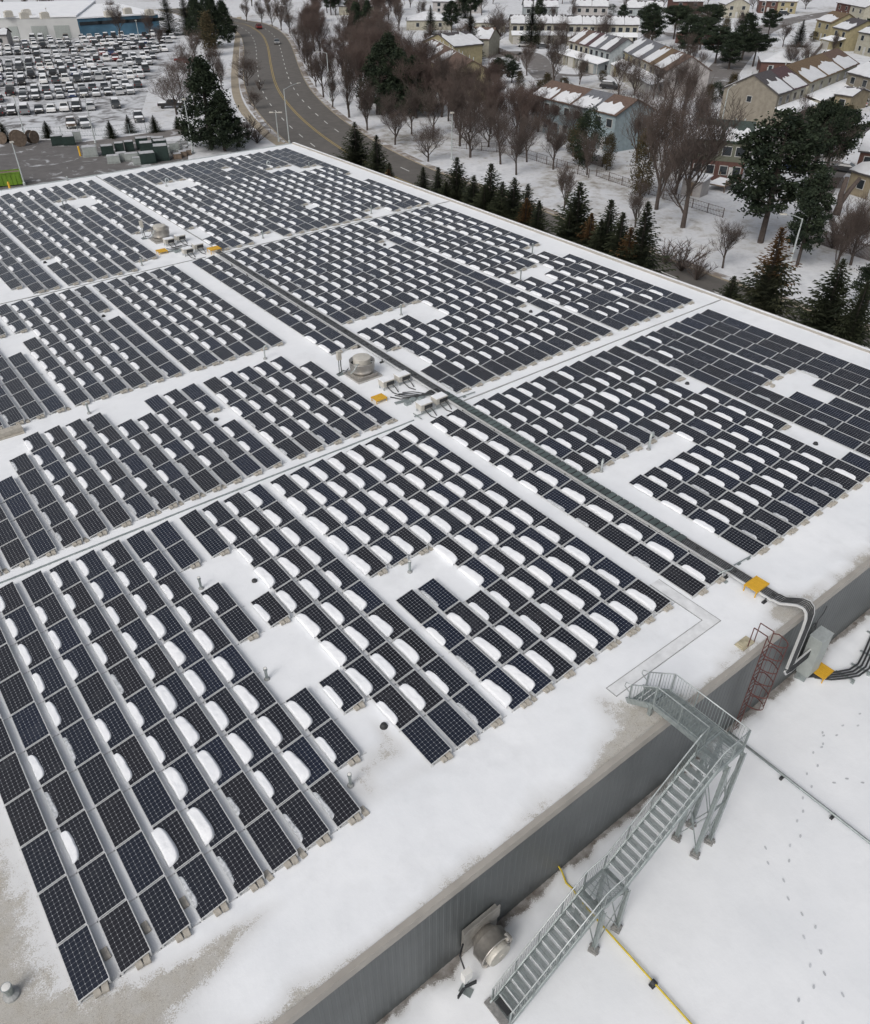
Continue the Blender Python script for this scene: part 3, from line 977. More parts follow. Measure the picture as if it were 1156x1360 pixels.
b.tube([(27.5, 13.6, 0.12), (27.75, 13.55, 0.3), (27.95, 13.4, 0.45), (28.2, 13.3, 0.45), (28.6, 13.4, 0.3)], 0.04, 7)
tag(b.build('conduit_link', M['galv']), 'thin grey conduits on black blocks linking the arrays to the cable tray', 'conduit')

# vents, goosenecks and drain domes
def vent(x, y, h, label, r=0.06):
    t = thing('vent_pipe', label, 'vent pipe', (x, y, 0), 0, 'vent pipes standing on the roof')
    b = MB(); b.lathe((0, 0, 0), [(r, 0.02), (r, h - 0.12), (r * 1.35, h - 0.12), (r * 1.35, h)], 12); b.build('pipe', M['galv'], t, False)
    b = MB(); b.lathe((0, 0, 0), [(r * 1.15, h + 0.001), (r * 0.6, h + 0.012)], 12); b.build('cap', M['white'], t)
    b = MB(); b.lathe((0, 0, 0), [(r * 2.2, 0.0), (r * 2.1, 0.08), (r * 1.2, 0.15)], 12); b.build('flashing', M['joint'], t)
    return t
def goose(x, y, h, label, s=1.0, d=(1, 0)):
    t = thing('gooseneck_pipe', label, 'vent pipe', (x, y, 0), 0, 'bent gooseneck pipes on the roof')
    r = 0.16 * s
    P = [(0, 0, 0), (0, 0, h - r)]
    for i in range(1, 9):
        a = PI * i / 8
        P.append((d[0] * (r - r * math.cos(a)), d[1] * (r - r * math.cos(a)), h - r + r * math.sin(a)))
    P.append((d[0] * 2 * r, d[1] * 2 * r, h - r - 0.12))
    b = MB(); b.tube(P, 0.055 * s, 8); b.build('pipe', M['galv_l'], t, True)
    b = MB(); b.lathe((0, 0, 0), [(0.15, 0.0), (0.14, 0.09), (0.07, 0.16)], 12); b.build('flashing', M['joint'], t)
    return t
def dome(x, y, label):
    b = MB(); b.lathe((0, 0, 0), [(0.12, 0.05), (0.135, 0.09), (0.12, 0.15), (0.07, 0.19), (0.02, 0.2)], 14)
    b.lathe((0, 0, 0), [(0.17, 0.0), (0.16, 0.05), (0.12, 0.055)], 14)
    o = b.build('drain_dome', M['dark'], None, True); o.location = (x, y, 0)
    tag(o, label, 'roof drain', 'dark drain domes on the roof')
for q in [(7.95, 28.0, 0.75, 'vent pipe in the small left clearing of the front left array'),
          (7.75, 21.2, 0.72, 'vent pipe in the larger left clearing of the front left array'),
          (16.35, 22.9, 0.75, 'vent pipe in the right-hand clearing of the front left array'),
          (7.75, 14.9, 0.75, 'vent pipe beside the last panel at the front edge of the left array'),
          (9.3, 47.6, 0.8, 'vent pipe in the aisle behind the second left array'),
          (22.0, 71.2, 0.8, 'vent pipe in the far aisle left of the far exhaust fan'),
          (34.25, 71.3, 0.8, 'vent pipe in the far aisle right of the far yellow step'),
          (47.1, 71.3, 0.9, 'vent pipe at the end of the rear right array near the aisle'),
          (52.6, 86.6, 0.9, 'vent pipe in the notch of the rear right array by the roof edge'),
          (52.0, 51.8, 1.0, 'vent pipe in the upper notch of the middle right array'),
          (46.5, 47.5, 1.0, 'vent pipe in the larger clearing of the middle right array'),
          (34.0, 47.9, 0.9, 'vent pipe at the back of the clearing near the nearer fan'),
          (25.9, 106.0 - 1.3, 0.5, 'short vent pipe at the far rear edge of the roof'),
          (52.0, 92.4, 0.6, 'short vent pipe at the far corner of the roof')]:
    vent(*q)
vent(-3.85, 15.2, 0.55, 'wide vent pipe with white cap in the bare gravel at the bottom left', 0.11)
goose(21.8, 47.6, 1.0, 'gooseneck pipe in the aisle behind the second left array', 1.0)
goose(22.0, 93.5, 0.9, 'gooseneck pipe in the clearing of the rear left array', 1.2)
goose(34.2, 94.9, 0.9, 'gooseneck pipe in the clearing of the rear right array', 1.2)
goose(47.6, 95.2, 0.8, 'gooseneck pipe in the snow strip of the rear right array', 1.2)
goose(33.95, 22.95, 1.1, 'tall gooseneck pipe in the clearing of the front right array', 1.3, (0.9, 0.3))
goose(30.0, 23.1, 0.75, 'short gooseneck pipe beside the long cable tray', 1.1, (0.8, 0.5))
dome(10.15, 26.9, 'dark drain dome in the small left clearing of the front left array')
dome(10.2, 16.3, 'dark drain dome in front of the front left array')
dome(15.3, 41.9, 'dark drain dome in the gap of the second left array')
dome(15.3, 62.1, 'dark drain dome in the gap of the third left array')
dome(15.3, 77.4, 'dark drain dome in the gap of the rear left array')
dome(42.7, 77.8, 'dark drain dome in the gap of the rear right array')
dome(42.5, 62.3, 'dark drain dome in the small far gap of the middle right array')
dome(42.5, 42.0, 'dark drain dome in the nearer gap of the middle right array')
dome(42.45, 26.7, 'dark drain dome in the small gap of the front right array')
dome(42.3, 17.2, 'dark drain dome in the long gap of the front right array')
b = MB(); b.box((46.6, 22.9, 0.12), (0.25, 0.2, 0.2)); b.tube([(46.6, 22.9, 0.1), (46.8, 23.2, 0.3), (46.9, 23.3, 0.1)], 0.03, 5)
tag(b.build('junction_box', M['paver']), 'small box and cable at the clearing in the front right array', 'junction box')

# ------------------------------------------------------------------ access stair
S = thing('access_stair', 'galvanised steel stair and bridge climbing over the parapet to the roof', 'stairs', (19.1, 7.3, LZ))
so = Vector((19.1, 7.3, LZ))
def sp(x, y, z): return (x - so.x, y - so.y, z - so.z)
xa, xb, ya, yb = 18.58, 19.62, 6.83, 7.75
DZ, MZ = 1.0, -2.2
# decks (bar grating)
def grate(b, x0, x1, y0, y1, z, along='x', pitch=0.045):
    b.bx(x0 - so.x, x1 - so.x, y0 - so.y, y0 - so.y + 0.03, z - so.z - 0.05, z - so.z)
    b.bx(x0 - so.x, x1 - so.x, y1 - so.y - 0.03, y1 - so.y, z - so.z - 0.05, z - so.z)
    if along == 'x':
        n = int((y1 - y0) / pitch)
        for i in range(n):
            y = y0 + (y1 - y0) * (i + 0.5) / n - so.y
            b.bx(x0 - so.x, x1 - so.x, y - 0.006, y + 0.006, z - so.z - 0.035, z - so.z - 0.002)
        m = int((x1 - x0) / 0.18)
        for i in range(m):
            x = x0 + (x1 - x0) * (i + 0.5) / m - so.x
            b.bx(x - 0.012, x + 0.012, y0 - so.y, y1 - so.y, z - so.z - 0.02, z - so.z - 0.004)
    else:
        n = int((x1 - x0) / pitch)
        for i in range(n):
            x = x0 + (x1 - x0) * (i + 0.5) / n - so.x
            b.bx(x - 0.006, x + 0.006, y0 - so.y, y1 - so.y, z - so.z - 0.035, z - so.z - 0.002)
        m = int((y1 - y0) / 0.18)
        for i in range(m):
            y = y0 + (y1 - y0) * (i + 0.5) / m - so.y
            b.bx(x0 - so.x, x1 - so.x, y - 0.012, y + 0.012, z - so.z - 0.02, z - so.z - 0.004)
b = MB(); grate(b, xa, xb, yb, 10.15, DZ, 'y', 0.032); grate(b, 18.0, xb, ya, yb, DZ, 'x', 0.035); b.build('deck', M['galv'], S)
b = MB(); grate(b, 12.72, 13.75, ya, yb, MZ, 'x', 0.035); b.build('deck', M['galv'], S)
# treads
M['nose'] = plain('frosted_nosing', (0.66, 0.69, 0.70), 0.6, 0.1, 0.1, 6)
def tread(x0, x1, y0, y1, z, along):
    b = MB(); grate(b, x0, x1, y0, y1, z, along, 0.024)
    o = b.build('tread', M['galv'], S)
    b = MB()
    if along == 'x': b.bx(x0 - so.x, x0 + 0.04 - so.x, y0 - so.y, y1 - so.y, z - so.z - 0.04, z - so.z + 0.004)
    else: b.bx(x0 - so.x, x1 - so.x, y1 - 0.035 - so.y, y1 - so.y, z - so.z - 0.04, z - so.z + 0.004)
    b.build('nosing', M['nose'], o)
for i in range(4):
    z = DZ - 0.2 * (i + 1)
    y = 10.15 + 0.27 * i
    tread(xa + 0.04, xb - 0.04, y, y + 0.25, z, 'y')
n1 = 16
for i in range(1, n1):
    z = DZ + (MZ - DZ) * i / n1
    x = 18.0 + (13.75 - 18.0) * i / n1
    tread(x - 0.03, x + 0.27, ya + 0.04, yb - 0.04, z, 'x')
n2 = 15
for i in range(1, n2 + 1):
    z = MZ + (LZ + 0.12 - MZ) * i / n2
    x = 12.72 + (8.62 - 12.72) * i / n2
    tread(x - 0.02, x + 0.27, ya + 0.04, yb - 0.04, z, 'x')
# stringers
def stringer(pts):
    b = MB()
    for p, q in zip(pts[:-1], pts[1:]):
        b.bar(sp(*p), sp(*q), 0.055, 0.26)
    b.build('stringer', M['galv'], S)
stringer([(xa, 11.3, 0.12), (xa, 10.12, DZ - 0.12), (xa, yb - 0.1, DZ - 0.12)])
stringer([(xb, 11.3, 0.12), (xb, 10.12, DZ - 0.12), (xb, ya, DZ - 0.12)])
for y in (ya, yb):
    pts = [(xb if y == ya else 18.55, y, DZ - 0.12), (18.1, y, DZ - 0.12), (13.8, y, MZ - 0.10), (12.75, y, MZ - 0.10), (8.55, y, LZ + 0.02)]
    stringer(pts)
# guards: handrail, bottom rail, pickets
def guard(path, h=1.0, pick=0.115, low=0.10):
    """path of foot points along the walking surface"""
    b = MB(); P = [Vector(sp(*p)) for p in path]
    b.tube([p + Vector((0, 0, h)) for p in P], 0.024, 6)
    o = b.build('handrail', M['galv_l'], S, True)
    b = MB(); b.tube([p + Vector((0, 0, low)) for p in P], 0.014, 5)
    for i in range(len(P) - 1):
        L = (Vector((P[i + 1].x, P[i + 1].y, 0)) - Vector((P[i].x, P[i].y, 0))).length
        n = max(1, int(L / pick))
        for k in range(n):
            c = P[i].lerp(P[i + 1], (k + 0.5) / n)
            b.bar(c + Vector((0, 0, low)), c + Vector((0, 0, h - 0.015)), 0.013)
    b.build('balusters', M['galv'], S)
    b = MB()
    for i in range(len(P)):
        b.bar(P[i] + Vector((0, 0, -0.2)), P[i] + Vector((0, 0, h)), 0.045)
    for i in range(len(P) - 1):
        L = (P[i + 1] - P[i]).length
        m = int(L / 1.35)
        for k in range(1, m + 1):
            c = P[i].lerp(P[i + 1], k / (m + 1))
            b.bar(c + Vector((0, 0, -0.15)), c + Vector((0, 0, h)), 0.04)
    b.build('guard_post', M['galv'], S)
guard([(xa, 11.22, 0.12), (xa, 10.12, DZ), (xa, 7.80, DZ), (18.05, 7.76, DZ), (13.78, 7.76, MZ), (12.74, 7.76, MZ), (8.60, 7.76, LZ + 0.1)])
guard([(xb, 11.22, 0.12), (xb, 10.12, DZ), (xb, 6.85, DZ)])
guard([(xb, 6.81, DZ), (18.05, 6.81, DZ), (13.78, 6.81, MZ), (12.74, 6.81, MZ), (8.55, 6.81, LZ + 0.1)])
b = MB()
for x in (xa, xb):       # rail returns at the roof end
    b.tube([sp(x, 11.22, 1.12), sp(x, 11.50, 1.0), sp(x, 11.52, 0.78), sp(x, 11.24, 0.62)], 0.022, 6)
b.build('handrail_return', M['galv_l'], S, True)
# towers
def column(x, y, top, rz=0.0):
    b = MB()
    b.bx(x - 0.075 - so.x, x + 0.075 - so.x, y - 0.075 - so.y, y - 0.060 - so.y, 0, top - so.z)
    b.bx(x - 0.075 - so.x, x + 0.075 - so.x, y + 0.060 - so.y, y + 0.075 - so.y, 0, top - so.z)
    b.bx(x - 0.007 - so.x, x + 0.007 - so.x, y - 0.060 - so.y, y + 0.060 - so.y, 0, top - so.z)
    o = b.build('column', M['galv'], S)
    b = MB()
    b.box(sp(x, y, LZ + 0.06), (0.34, 0.34, 0.12), 0.3); b.box(sp(x + 0.02, y - 0.02, LZ + 0.14), (0.22, 0.24, 0.08), 0.1)
    for k in range(6):
        a = k * 1.13 + x; r = 0.10 + 0.07 * ((k * 5) % 3) / 2
        b.box(sp(x + r * math.cos(a), y + r * math.sin(a), LZ + 0.04 + 0.02 * (k % 3)), (0.11, 0.09, 0.09), a)
    b.build('base_plate', M['paver2'], o)
M['paver2'] = plain('crusted_base', (0.24, 0.24, 0.235), 0.9, 0, 0.3, 9, 0.5)
for x in (18.7, 19.65):
    for y in (6.75, 7.68):
        column(x, y, DZ - 0.25)
for x in (12.72, 13.98):
    for y in (6.76, 7.78):
        column(x, y, MZ - 0.2)
b = MB()
def rod(a, c, w=0.035): b.bar(sp(*a), sp(*c), w)
for y in (6.75, 7.68):
    rod((18.7, y, LZ + 0.3), (19.65, y, -2.4)); rod((19.65, y, LZ + 0.3), (18.7, y, -2.4)); rod((18.7, y, -2.3), (19.65, y, 0.5)); rod((19.65, y, -2.3), (18.7, y, 0.5))
    rod((18.7, y, -2.35), (19.65, y, -2.35), 0.05)
for x in (18.7, 19.65):
    rod((x, 6.75, LZ + 0.3), (x, 7.68, -2.4)); rod((x, 7.68, LZ + 0.3), (x, 6.75, -2.4)); rod((x, 6.75, -2.3), (x, 7.68, 0.5))
    rod((x, 6.75, 0.62), (x, 7.68, 0.62), 0.12)
b.build('brace', M['galv'], S)
b = MB()
for y in (6.76, 7.78):
    rod((12.72, y, LZ + 0.25), (13.98, y, MZ - 0.3)); rod((13.98, y, LZ + 0.25), (12.72, y, MZ - 0.3))
for x in (12.72, 13.98):
    rod((x, 6.76, MZ - 0.3), (x, 7.78, MZ - 0.3), 0.12)
    rod((x, 6.76, LZ + 0.25), (x, 7.78, MZ - 0.4)); rod((x, 7.78, LZ + 0.25), (x, 6.76, MZ - 0.4))
b.build('brace', M['galv'], S)
b = MB(); b.bx(18.75 - so.x, 18.9 - so.x, 10.25 - so.y, 10.4 - so.y, -so.z, DZ - 0.25 - so.z); b.bx(18.5 - so.x, 19.7 - so.x, 10.27 - so.y, 10.39 - so.y, DZ - 0.28 - so.z, DZ - 0.16 - so.z)
b.bx(19.3 - so.x, 19.45 - so.x, 10.25 - so.y, 10.4 - so.y, -so.z, DZ - 0.25 - so.z)
b.build('column', M['galv'], S)
b = MB(); b.bx(8.35 - so.x, 8.62 - so.x, 6.75 - so.y, 7.9 - so.y, 0.0, 0.14); b.build('base_plate', M['paver2'], S)
# snow-covered logo-like expanded plate on the last tread: small dark debris
b = MB(); b.box(sp(8.78, 7.35, LZ + 0.24), (0.26, 0.6, 0.02), 0.05); b.box(sp(8.72, 7.1, LZ + 0.26), (0.10, 0.12, 0.03), 0.5); b.box(sp(8.85, 7.45, LZ + 0.26), (0.1, 0.2, 0.03), 0.2)
b.build('tread_plate', M['dark'], S)

# red caged ladder
t = thing('caged_ladder', 'rusty red caged ladder fixed to the grey wall beside the stair', 'ladder', (25.15, 9.35, LZ))
def lp(x, y, z): return (x - 25.15, y - 9.35, z - LZ)
for x in (24.92, 25.38):
    b = MB(); b.bar(lp(x, 9.38, LZ + 0.05), lp(x, 9.38, 1.25), 0.045, 0.03)
    b.bar(lp(x, 9.38, 1.25), lp(x, 10.02, 1.25), 0.04, 0.03); b.bar(lp(x, 10.02, 1.25), lp(x, 10.02, 0.1), 0.04, 0.03)
    b.build('side_rail', M['rust'], t)
for i in range(20):
    b = MB(); b.bar(lp(24.92, 9.38, LZ + 0.3 + 0.29 * i), lp(25.38, 9.38, LZ + 0.3 + 0.29 * i), 0.024); b.build('rung', M['rust'], t)
b = MB()
def hoop(z, r=0.36):
    P = [lp(24.92, 9.36, z)] + [lp(25.15 - r * math.cos(PI * k / 12), 9.20 - 0.62 * math.sin(PI * k / 12), z) for k in range(13)] + [lp(25.38, 9.36, z)]
    for p, q in zip(P[:-1], P[1:]): b.bar(p, q, 0.02, 0.05)
for z in (1.15, 0.35, -0.45, -1.25, -2.05, -2.85): hoop(z)
for k in (1, 4, 6, 8, 11):
    a = PI * k / 12
    b.bar(lp(25.15 - 0.36 * math.cos(a), 9.20 - 0.62 * math.sin(a), 1.15), lp(25.15 - 0.36 * math.cos(a), 9.20 - 0.62 * math.sin(a), -2.85), 0.035, 0.012)
b.build('safety_cage', M['rust'], t)

# wall exhaust fan
M['plate'] = plain('dull_zinc_plate', (0.30, 0.29, 0.27), 0.5, 0.4, 0.2, 4)
t = thing('wall_fan', 'large round steel exhaust fan mounted on the grey wall near the bottom', 'wall fan', (9.55, 9.5, -4.35))
FX, FZ = 0.0, 0.0
b = MB(); b.bx(-0.78, 0.78, 0.0, 0.18, -0.62, 0.85); b.bx(-0.85, 0.85, -0.04, 0.0, 0.20, 1.0); b.build('mounting_plate', M['plate'], t)
b = MB(); b.lathe((0, 0, 0), [(0.45, 0.05), (0.52, 0.20), (0.66, 0.34), (0.70, 0.38), (0.70, 0.85), (0.73, 0.86), (0.73, 0.90), (0.66, 0.90), (0.64, 0.65), (0.3, 0.6)], 30, 0, 'Y'); b.build('barrel', M['steel'], t, True)
b = MB(); b.lathe((0, 0, 0), [(0.65, 0.66), (0.6, 0.68), (0.3, 0.69)], 24, 0, 'Y'); b.build('throat', M['dark'], t)
b = MB(); b.lathe((0, 0, 0), [(0.50, 0.66), (0.50, 1.0), (0.47, 1.06), (0.2, 1.09)], 28, 0, 'Y'); b.box((0.02, -1.10, 0.08), (0.16, 0.03, 0.06)); b.build('motor_cover', M['box'], t)
b = MB(); b.lathe((0.48, 0, 0.46), [(0.13, 0.75), (0.13, 1.0), (0.09, 1.0), (0.08, 0.8)], 12, 0, 'Y')
for a in (100, 220, 340): b.bar((0.45 * math.cos(R(a)), -0.88, 0.45 * math.sin(R(a))), (0.70 * math.cos(R(a)), -0.88, 0.70 * math.sin(R(a))), 0.06, 0.03)
b.build('support_arm', M['steel'], t)
t = thing('switch_post', 'white switch box on a post beside the wall fan', 'switch box', (8.1, 8.6, LZ), 0.0, 'switch boxes on posts beside the fans')
b = MB(); b.box((0, 0, 1.30), (0.34, 0.22, 0.55)); b.build('switch_box', M['white'], t)
b = MB(); b.box((-0.1, 0, 0.55), (0.05, 0.05, 1.1)); b.box((0.1, 0, 0.55), (0.05, 0.05, 1.1)); b.box((0, 0, 0.04), (0.3, 0.5, 0.07), 0.4); b.build('post', M['galv'], t)
b = MB()
for z in (0.3, 0.45): b.tube([(-0.45, -0.1, z), (-0.05, 0.0, z + 0.05), (0.4, -0.1, z)], 0.04, 6)
b.tube([(0, 0.1, 1.5), (0.1, 0.5, 1.7), (0.5, 0.8, 1.5)], 0.035, 6)
b.build('conduit', M['cable'], t)

# yellow gas pipe with coupling and the grey steel pipe
b = MB()
b.tube([(13.85, 9.85, LZ + 0.35), (13.85, 9.55, LZ + 0.22), (13.66, 9.1, LZ + 0.17), (13.70, 8.8, LZ + 0.17), (13.58, 8.2, LZ + 0.17), (13.55, 6.0, LZ + 0.17), (13.50, 3.0, LZ + 0.17), (13.45, -2.0, LZ + 0.17)], 0.038, 8)
g = tag(b.build('gas_pipe', M['pipey'], None, True), 'yellow gas pipe running from the wall across the lower snowy roof', 'pipe')
b = MB(); b.tube([(13.51, 4.72, LZ + 0.15), (13.51, 4.55, LZ + 0.15)], 0.12, 14); b.box((13.51, 4.63, LZ + 0.05), (0.28, 0.2, 0.08)); b.build('coupling', M['dark'], g)
b = MB(); b.tube([(24.72, 9.5, LZ + 0.25), (24.70, 6, LZ + 0.22), (24.66, 2, LZ + 0.22), (24.6, -6, LZ + 0.22)], 0.06, 8)
g = tag(b.build('steel_pipe', M['galv'], None, True), 'long straight grey steel pipe crossing the lower snowy roof at the right', 'pipe')
b = MB()
for y in (6.6, 4.2, 1.8, -1): b.box((24.68, y, LZ + 0.08), (0.3, 0.12, 0.14))
b.build('pipe_block', M['dark'], g)
# footprints on the lower snow: flat discs, grey paints in the dents' shade
b = MB()
rf = random.Random(5)
def track(x, y, dx, dy, n):
    L = math.hypot(dx, dy)
    for i in range(n):
        s = 0.13 if i % 2 else -0.13
        px_, py_ = x + dx * i - dy / L * s + rf.uniform(-.08, .08), y + dy * i + dx / L * s + rf.uniform(-.08, .08)
        z = LZ + 0.03 * fbm(px_, py_, 0.35) + 0.03
        P = [(px_ + 0.09 * math.cos(a) * dx / L - 0.045 * math.sin(a) * dy / L, py_ + 0.09 * math.cos(a) * dy / L + 0.045 * math.sin(a) * dx / L, z) for a in [k * PI / 4 for k in range(8)]]
        o_ = len(b.v); b.add(P, [tuple(range(8))])
track(18.4, 0.3, 0.35, 0.62, 9); track(21.5, 4.3, 0.62, 0.22, 12); track(26.4, 5.2, 0.5, -0.42, 8); track(27.5, 6.6, 0.66, -0.1, 12); track(15.2, 0.2, 0.68, 0.25, 8)
M['foot'] = plain('footprint_dent_shade', (0.50, 0.52, 0.55), 0.8, 0, 0.2, 6)
tag(b.build('footprints', M['foot']), 'faint footprints scattered over the lower snowy roof', 'footprints', None, 'stuff')

# ------------------------------------------------------------------ ground, roads
def ground_mat():
    m = N('snowy_ground', 0.85, 0, 0.2)
    v = m.geo()
    a = m.noise(v, 0.035, 6, 0.6)
    b = m.noise(v, 0.5, 6, 0.7)
    k = m.math('ADD', m.math('MULTIPLY', a, 0.6), m.math('MULTIPLY', b, 0.5))
    snow = m.ramp(b, [(0.3, (0.48, 0.495, 0.52)), (0.6, (0.67, 0.685, 0.71))])
    grass = m.ramp(m.noise(v, 3, 4), [(0.3, (0.10, 0.085, 0.06)), (0.7, (0.24, 0.21, 0.16))])
    m.col(m.mix(m.ramp(k, [(0.58, 0.0), (0.70, 0.8)]), snow, grass))
    m.bump(b, 0.3, 0.3)
    return m.mat
b = MB(); b.add([(-1500, -300, GZ), (1500, -300, GZ), (1500, 2600, GZ), (-1500, 2600, GZ)], [(0, 1, 2, 3)])
tag(b.build('ground', ground_mat()), None, None, None, 'structure')

def asphalt(name, c, snowy=0.0, sc=0.6):
    m = N(name, 0.75, 0, 0.3)
    v = m.geo()
    f = m.noise(v, sc, 6, 0.65)
    c1 = m.ramp(f, [(0.3, tuple(x * 0.8 for x in c)), (0.7, tuple(x * 1.2 for x in c))])
    c1 = m.mix(m.math('MULTIPLY', m.noise(v, 30, 3), 0.25), c1, (0.16, 0.15, 0.14))
    if snowy:
        w = m.n('ShaderNodeTexNoise', i={'Scale': 0.22, 'Detail': 6, 'Roughness': 0.65, 'Distortion': 1.2})
        m.L(v, w.inputs['Vector'])
        c1 = m.mix(m.ramp(w.outputs['Fac'], [(0.62 - snowy * 0.3, 0.0), (0.72 - snowy * 0.22, 0.9)]), c1, (0.60, 0.62, 0.65))
    m.col(c1)
    return m.mat
M['road'] = asphalt('road_asphalt', (0.115, 0.108, 0.10))
M['lot'] = asphalt('slushy_lot', (0.12, 0.115, 0.115), 0.85)
M['yard'] = asphalt('wet_yard', (0.13, 0.125, 0.125), 0.22)
M['side'] = asphalt('grey_side_street', (0.17, 0.16, 0.155), 0.18)
M['walk'] = plain('tan_footway', (0.30, 0.26, 0.20), 0.9, 0, 0.15, 0.8)
M['verge'] = asphalt('dirty_snow_verge', (0.24, 0.205, 0.175), 0.55, 2.0)
M['ypaint'] = plain('yellow_line', (0.40, 0.29, 0.09), 0.7)
M['wpaint'] = plain('white_line', (0.60, 0.60, 0.58), 0.7)

def smooth(P, n=6):
    out = []
    for i in range(len(P) - 1):
        p0, p1, p2, p3 = P[max(i - 1, 0)], P[i], P[i + 1], P[min(i + 2, len(P) - 1)]
        for k in range(n):
            t = k / n
            out.append(0.5 * ((2 * p1) + (p2 - p0) * t + (2 * p0 - 5 * p1 + 4 * p2 - p3) * t * t + (3 * p1 - p0 - 3 * p2 + p3) * t ** 3))
    out.append(P[-1])
    return out
def offset(P, d):
    out = []
    for i in range(len(P)):
        t = (P[min(i + 1, len(P) - 1)] - P[max(i - 1, 0)])
        t.z = 0
        t.normalize()
        out.append(P[i] + Vector((t.y, -t.x, 0)) * d)
    return out
def ribbon(name, P, d0, d1, z, mat, kind='structure', label=None, cat=None, thick=0.0):
    A, B = offset(P, d0), offset(P, d1)
    vs = [(p.x, p.y, GZ + z) for p in A] + [(p.x, p.y, GZ + z) for p in B]
    n = len(A)
    fs = [(i, i + 1, n + i + 1, n + i) for i in range(n - 1)]
    b = MB(); b.add(vs, fs)
    o = b.build(name, mat, None, False, None, True)
    tag(o, label, cat, None, kind)
    return o
FE = [(250, 10), (285, 17), (323, 26.5), (351, 31), (373, 42), (386, 58), (396.5, 86.5), (407, 110), (425, 133), (459, 162), (511, 195), (574, 225), (640, 250), (700, 272), (780, 303), (860, 333), (920, 357), (976, 377), (1055, 406), (1156, 440), (1300, 492)]
E_ = smooth([gp(x, y) for x, y in FE], 6)
d_ = (E_[1] - E_[0])
side_sign = 1 if (offset(E_[60:64], 1.0)[1] - E_[61]).dot(Vector((0, 0, 0)) - Vector((E_[61].x, E_[61].y, 0))) > 0 else -1
S_ = side_sign
RW = 15.2
ribbon('road', E_, 0, S_ * RW, 0.03, M['road'])
ribbon('verge', E_, -S_ * 1.5, 0, 0.012, M['verge'])
ribbon('verge', E_, S_ * RW, S_ * (RW + 1.2), 0.012, M['verge'])
kb = MB()
for q in (0.0, S_ * RW):
    P = offset(E_, q)
    for p, r in zip(P[:-1], P[1:]):
        kb.bar((p.x, p.y, GZ + 0.06), (r.x, r.y, GZ + 0.06), 0.2, 0.14)
tag(kb.build('kerb', M['walk']), None, None, None, 'structure')
for dd in (-0.18, 0.18):
    ribbon('centre_line', E_, S_ * (RW / 2 + dd - 0.07), S_ * (RW / 2 + dd + 0.07), 0.036, M['ypaint'])
db = MB()
def along(P, step, length, fn):
    acc, nxt = 0.0, 0.0
    for p, q in zip(P[:-1], P[1:]):
        L = (q - p).length
        while nxt < acc + L:
            t = (nxt - acc) / L
            fn(p.lerp(q, t), (q - p).normalized())
            nxt += step
        acc += L
def dash(p, t):
    s = Vector((-t.y, t.x, 0)) * 0.09
    a, c = p, p + t * 3.0
    db.add([(a - s).xy.to_3d() + Vector((0, 0, GZ + 0.036)), (c - s).xy.to_3d() + Vector((0, 0, GZ + 0.036)), (c + s).xy.to_3d() + Vector((0, 0, GZ + 0.036)), (a + s).xy.to_3d() + Vector((0, 0, GZ + 0.036))], [(0, 1, 2, 3)])
for f in (0.25, 0.75):
    along(offset(E_, S_ * RW * f), 8.2, 3.0, dash)
tag(db.build('lane_markings', M['wpaint']), None, None, None, 'structure')

def pribbon(name, pts, w, mat, z=0.02, kind='structure'):
    P = smooth([gp(x, y) for x, y in pts], 6)
    return ribbon(name, P, -w / 2, w / 2, z, mat, kind)
pribbon('footpath', [(318, 22), (316, 45), (313, 80), (312, 105), (315, 128), (325, 148), (340, 165), (356, 180), (385, 200)], 1.9, M['walk'])
pribbon('side_street', [(385, 168), (352, 166), (322, 166), (280, 172), (232, 176), (180, 184), (120, 192)], 6.0, M['side'], 0.016)
def area(name, pts, mat, z):
    b = MB(); b.add([Vector((gp(x, y).x, gp(x, y).y, GZ + z)) for x, y in pts], [tuple(range(len(pts)))])
    o = b.build(name, mat, None, False, None, True)
    return tag(o, None, None, None, 'structure')
area('parking_lot', [(-120, 60), (-160, 178), (0, 172), (150, 163), (186, 156), (200, 110), (222, 92), (238, 66), (240, 50), (100, 52)], M['lot'], 0.008)
area('yard', [(-160, 182), (-160, 275), (60, 250), (130, 238), (250, 215), (250, 186), (150, 192), (90, 186)], M['yard'], 0.010)
pribbon('street', [(540, 84), (600, 78), (650, 74), (690, 70), (708, 76), (716, 90), (735, 108), (752, 118)], 8.0, M['side'])
pribbon('street', [(940, 118), (980, 72), (1000, 48), (1040, 30), (1100, 18), (1180, 8)], 9.0, M['side'])
pribbon('street', [(1020, 210), (1060, 190), (1110, 178), (1200, 168)], 9.0, M['side'])
pribbon('street', [(600, 40), (640, 36), (700, 38), (860, 42), (900, 48)], 6.0, M['side'])
pribbon('driveway', [(1060, 190), (1062, 170), (1066, 152)], 4.0, M['side'], 0.024)
pribbon('driveway', [(1110, 178), (1100, 150), (1095, 138)], 4.0, M['side'], 0.024)
pribbon('driveway', [(1085, 262), (1100, 236), (1120, 215)], 4.0, M['side'], 0.024)
pribbon('driveway', [(735, 98), (770, 100), (800, 94)], 3.5, M['side'], 0.024)

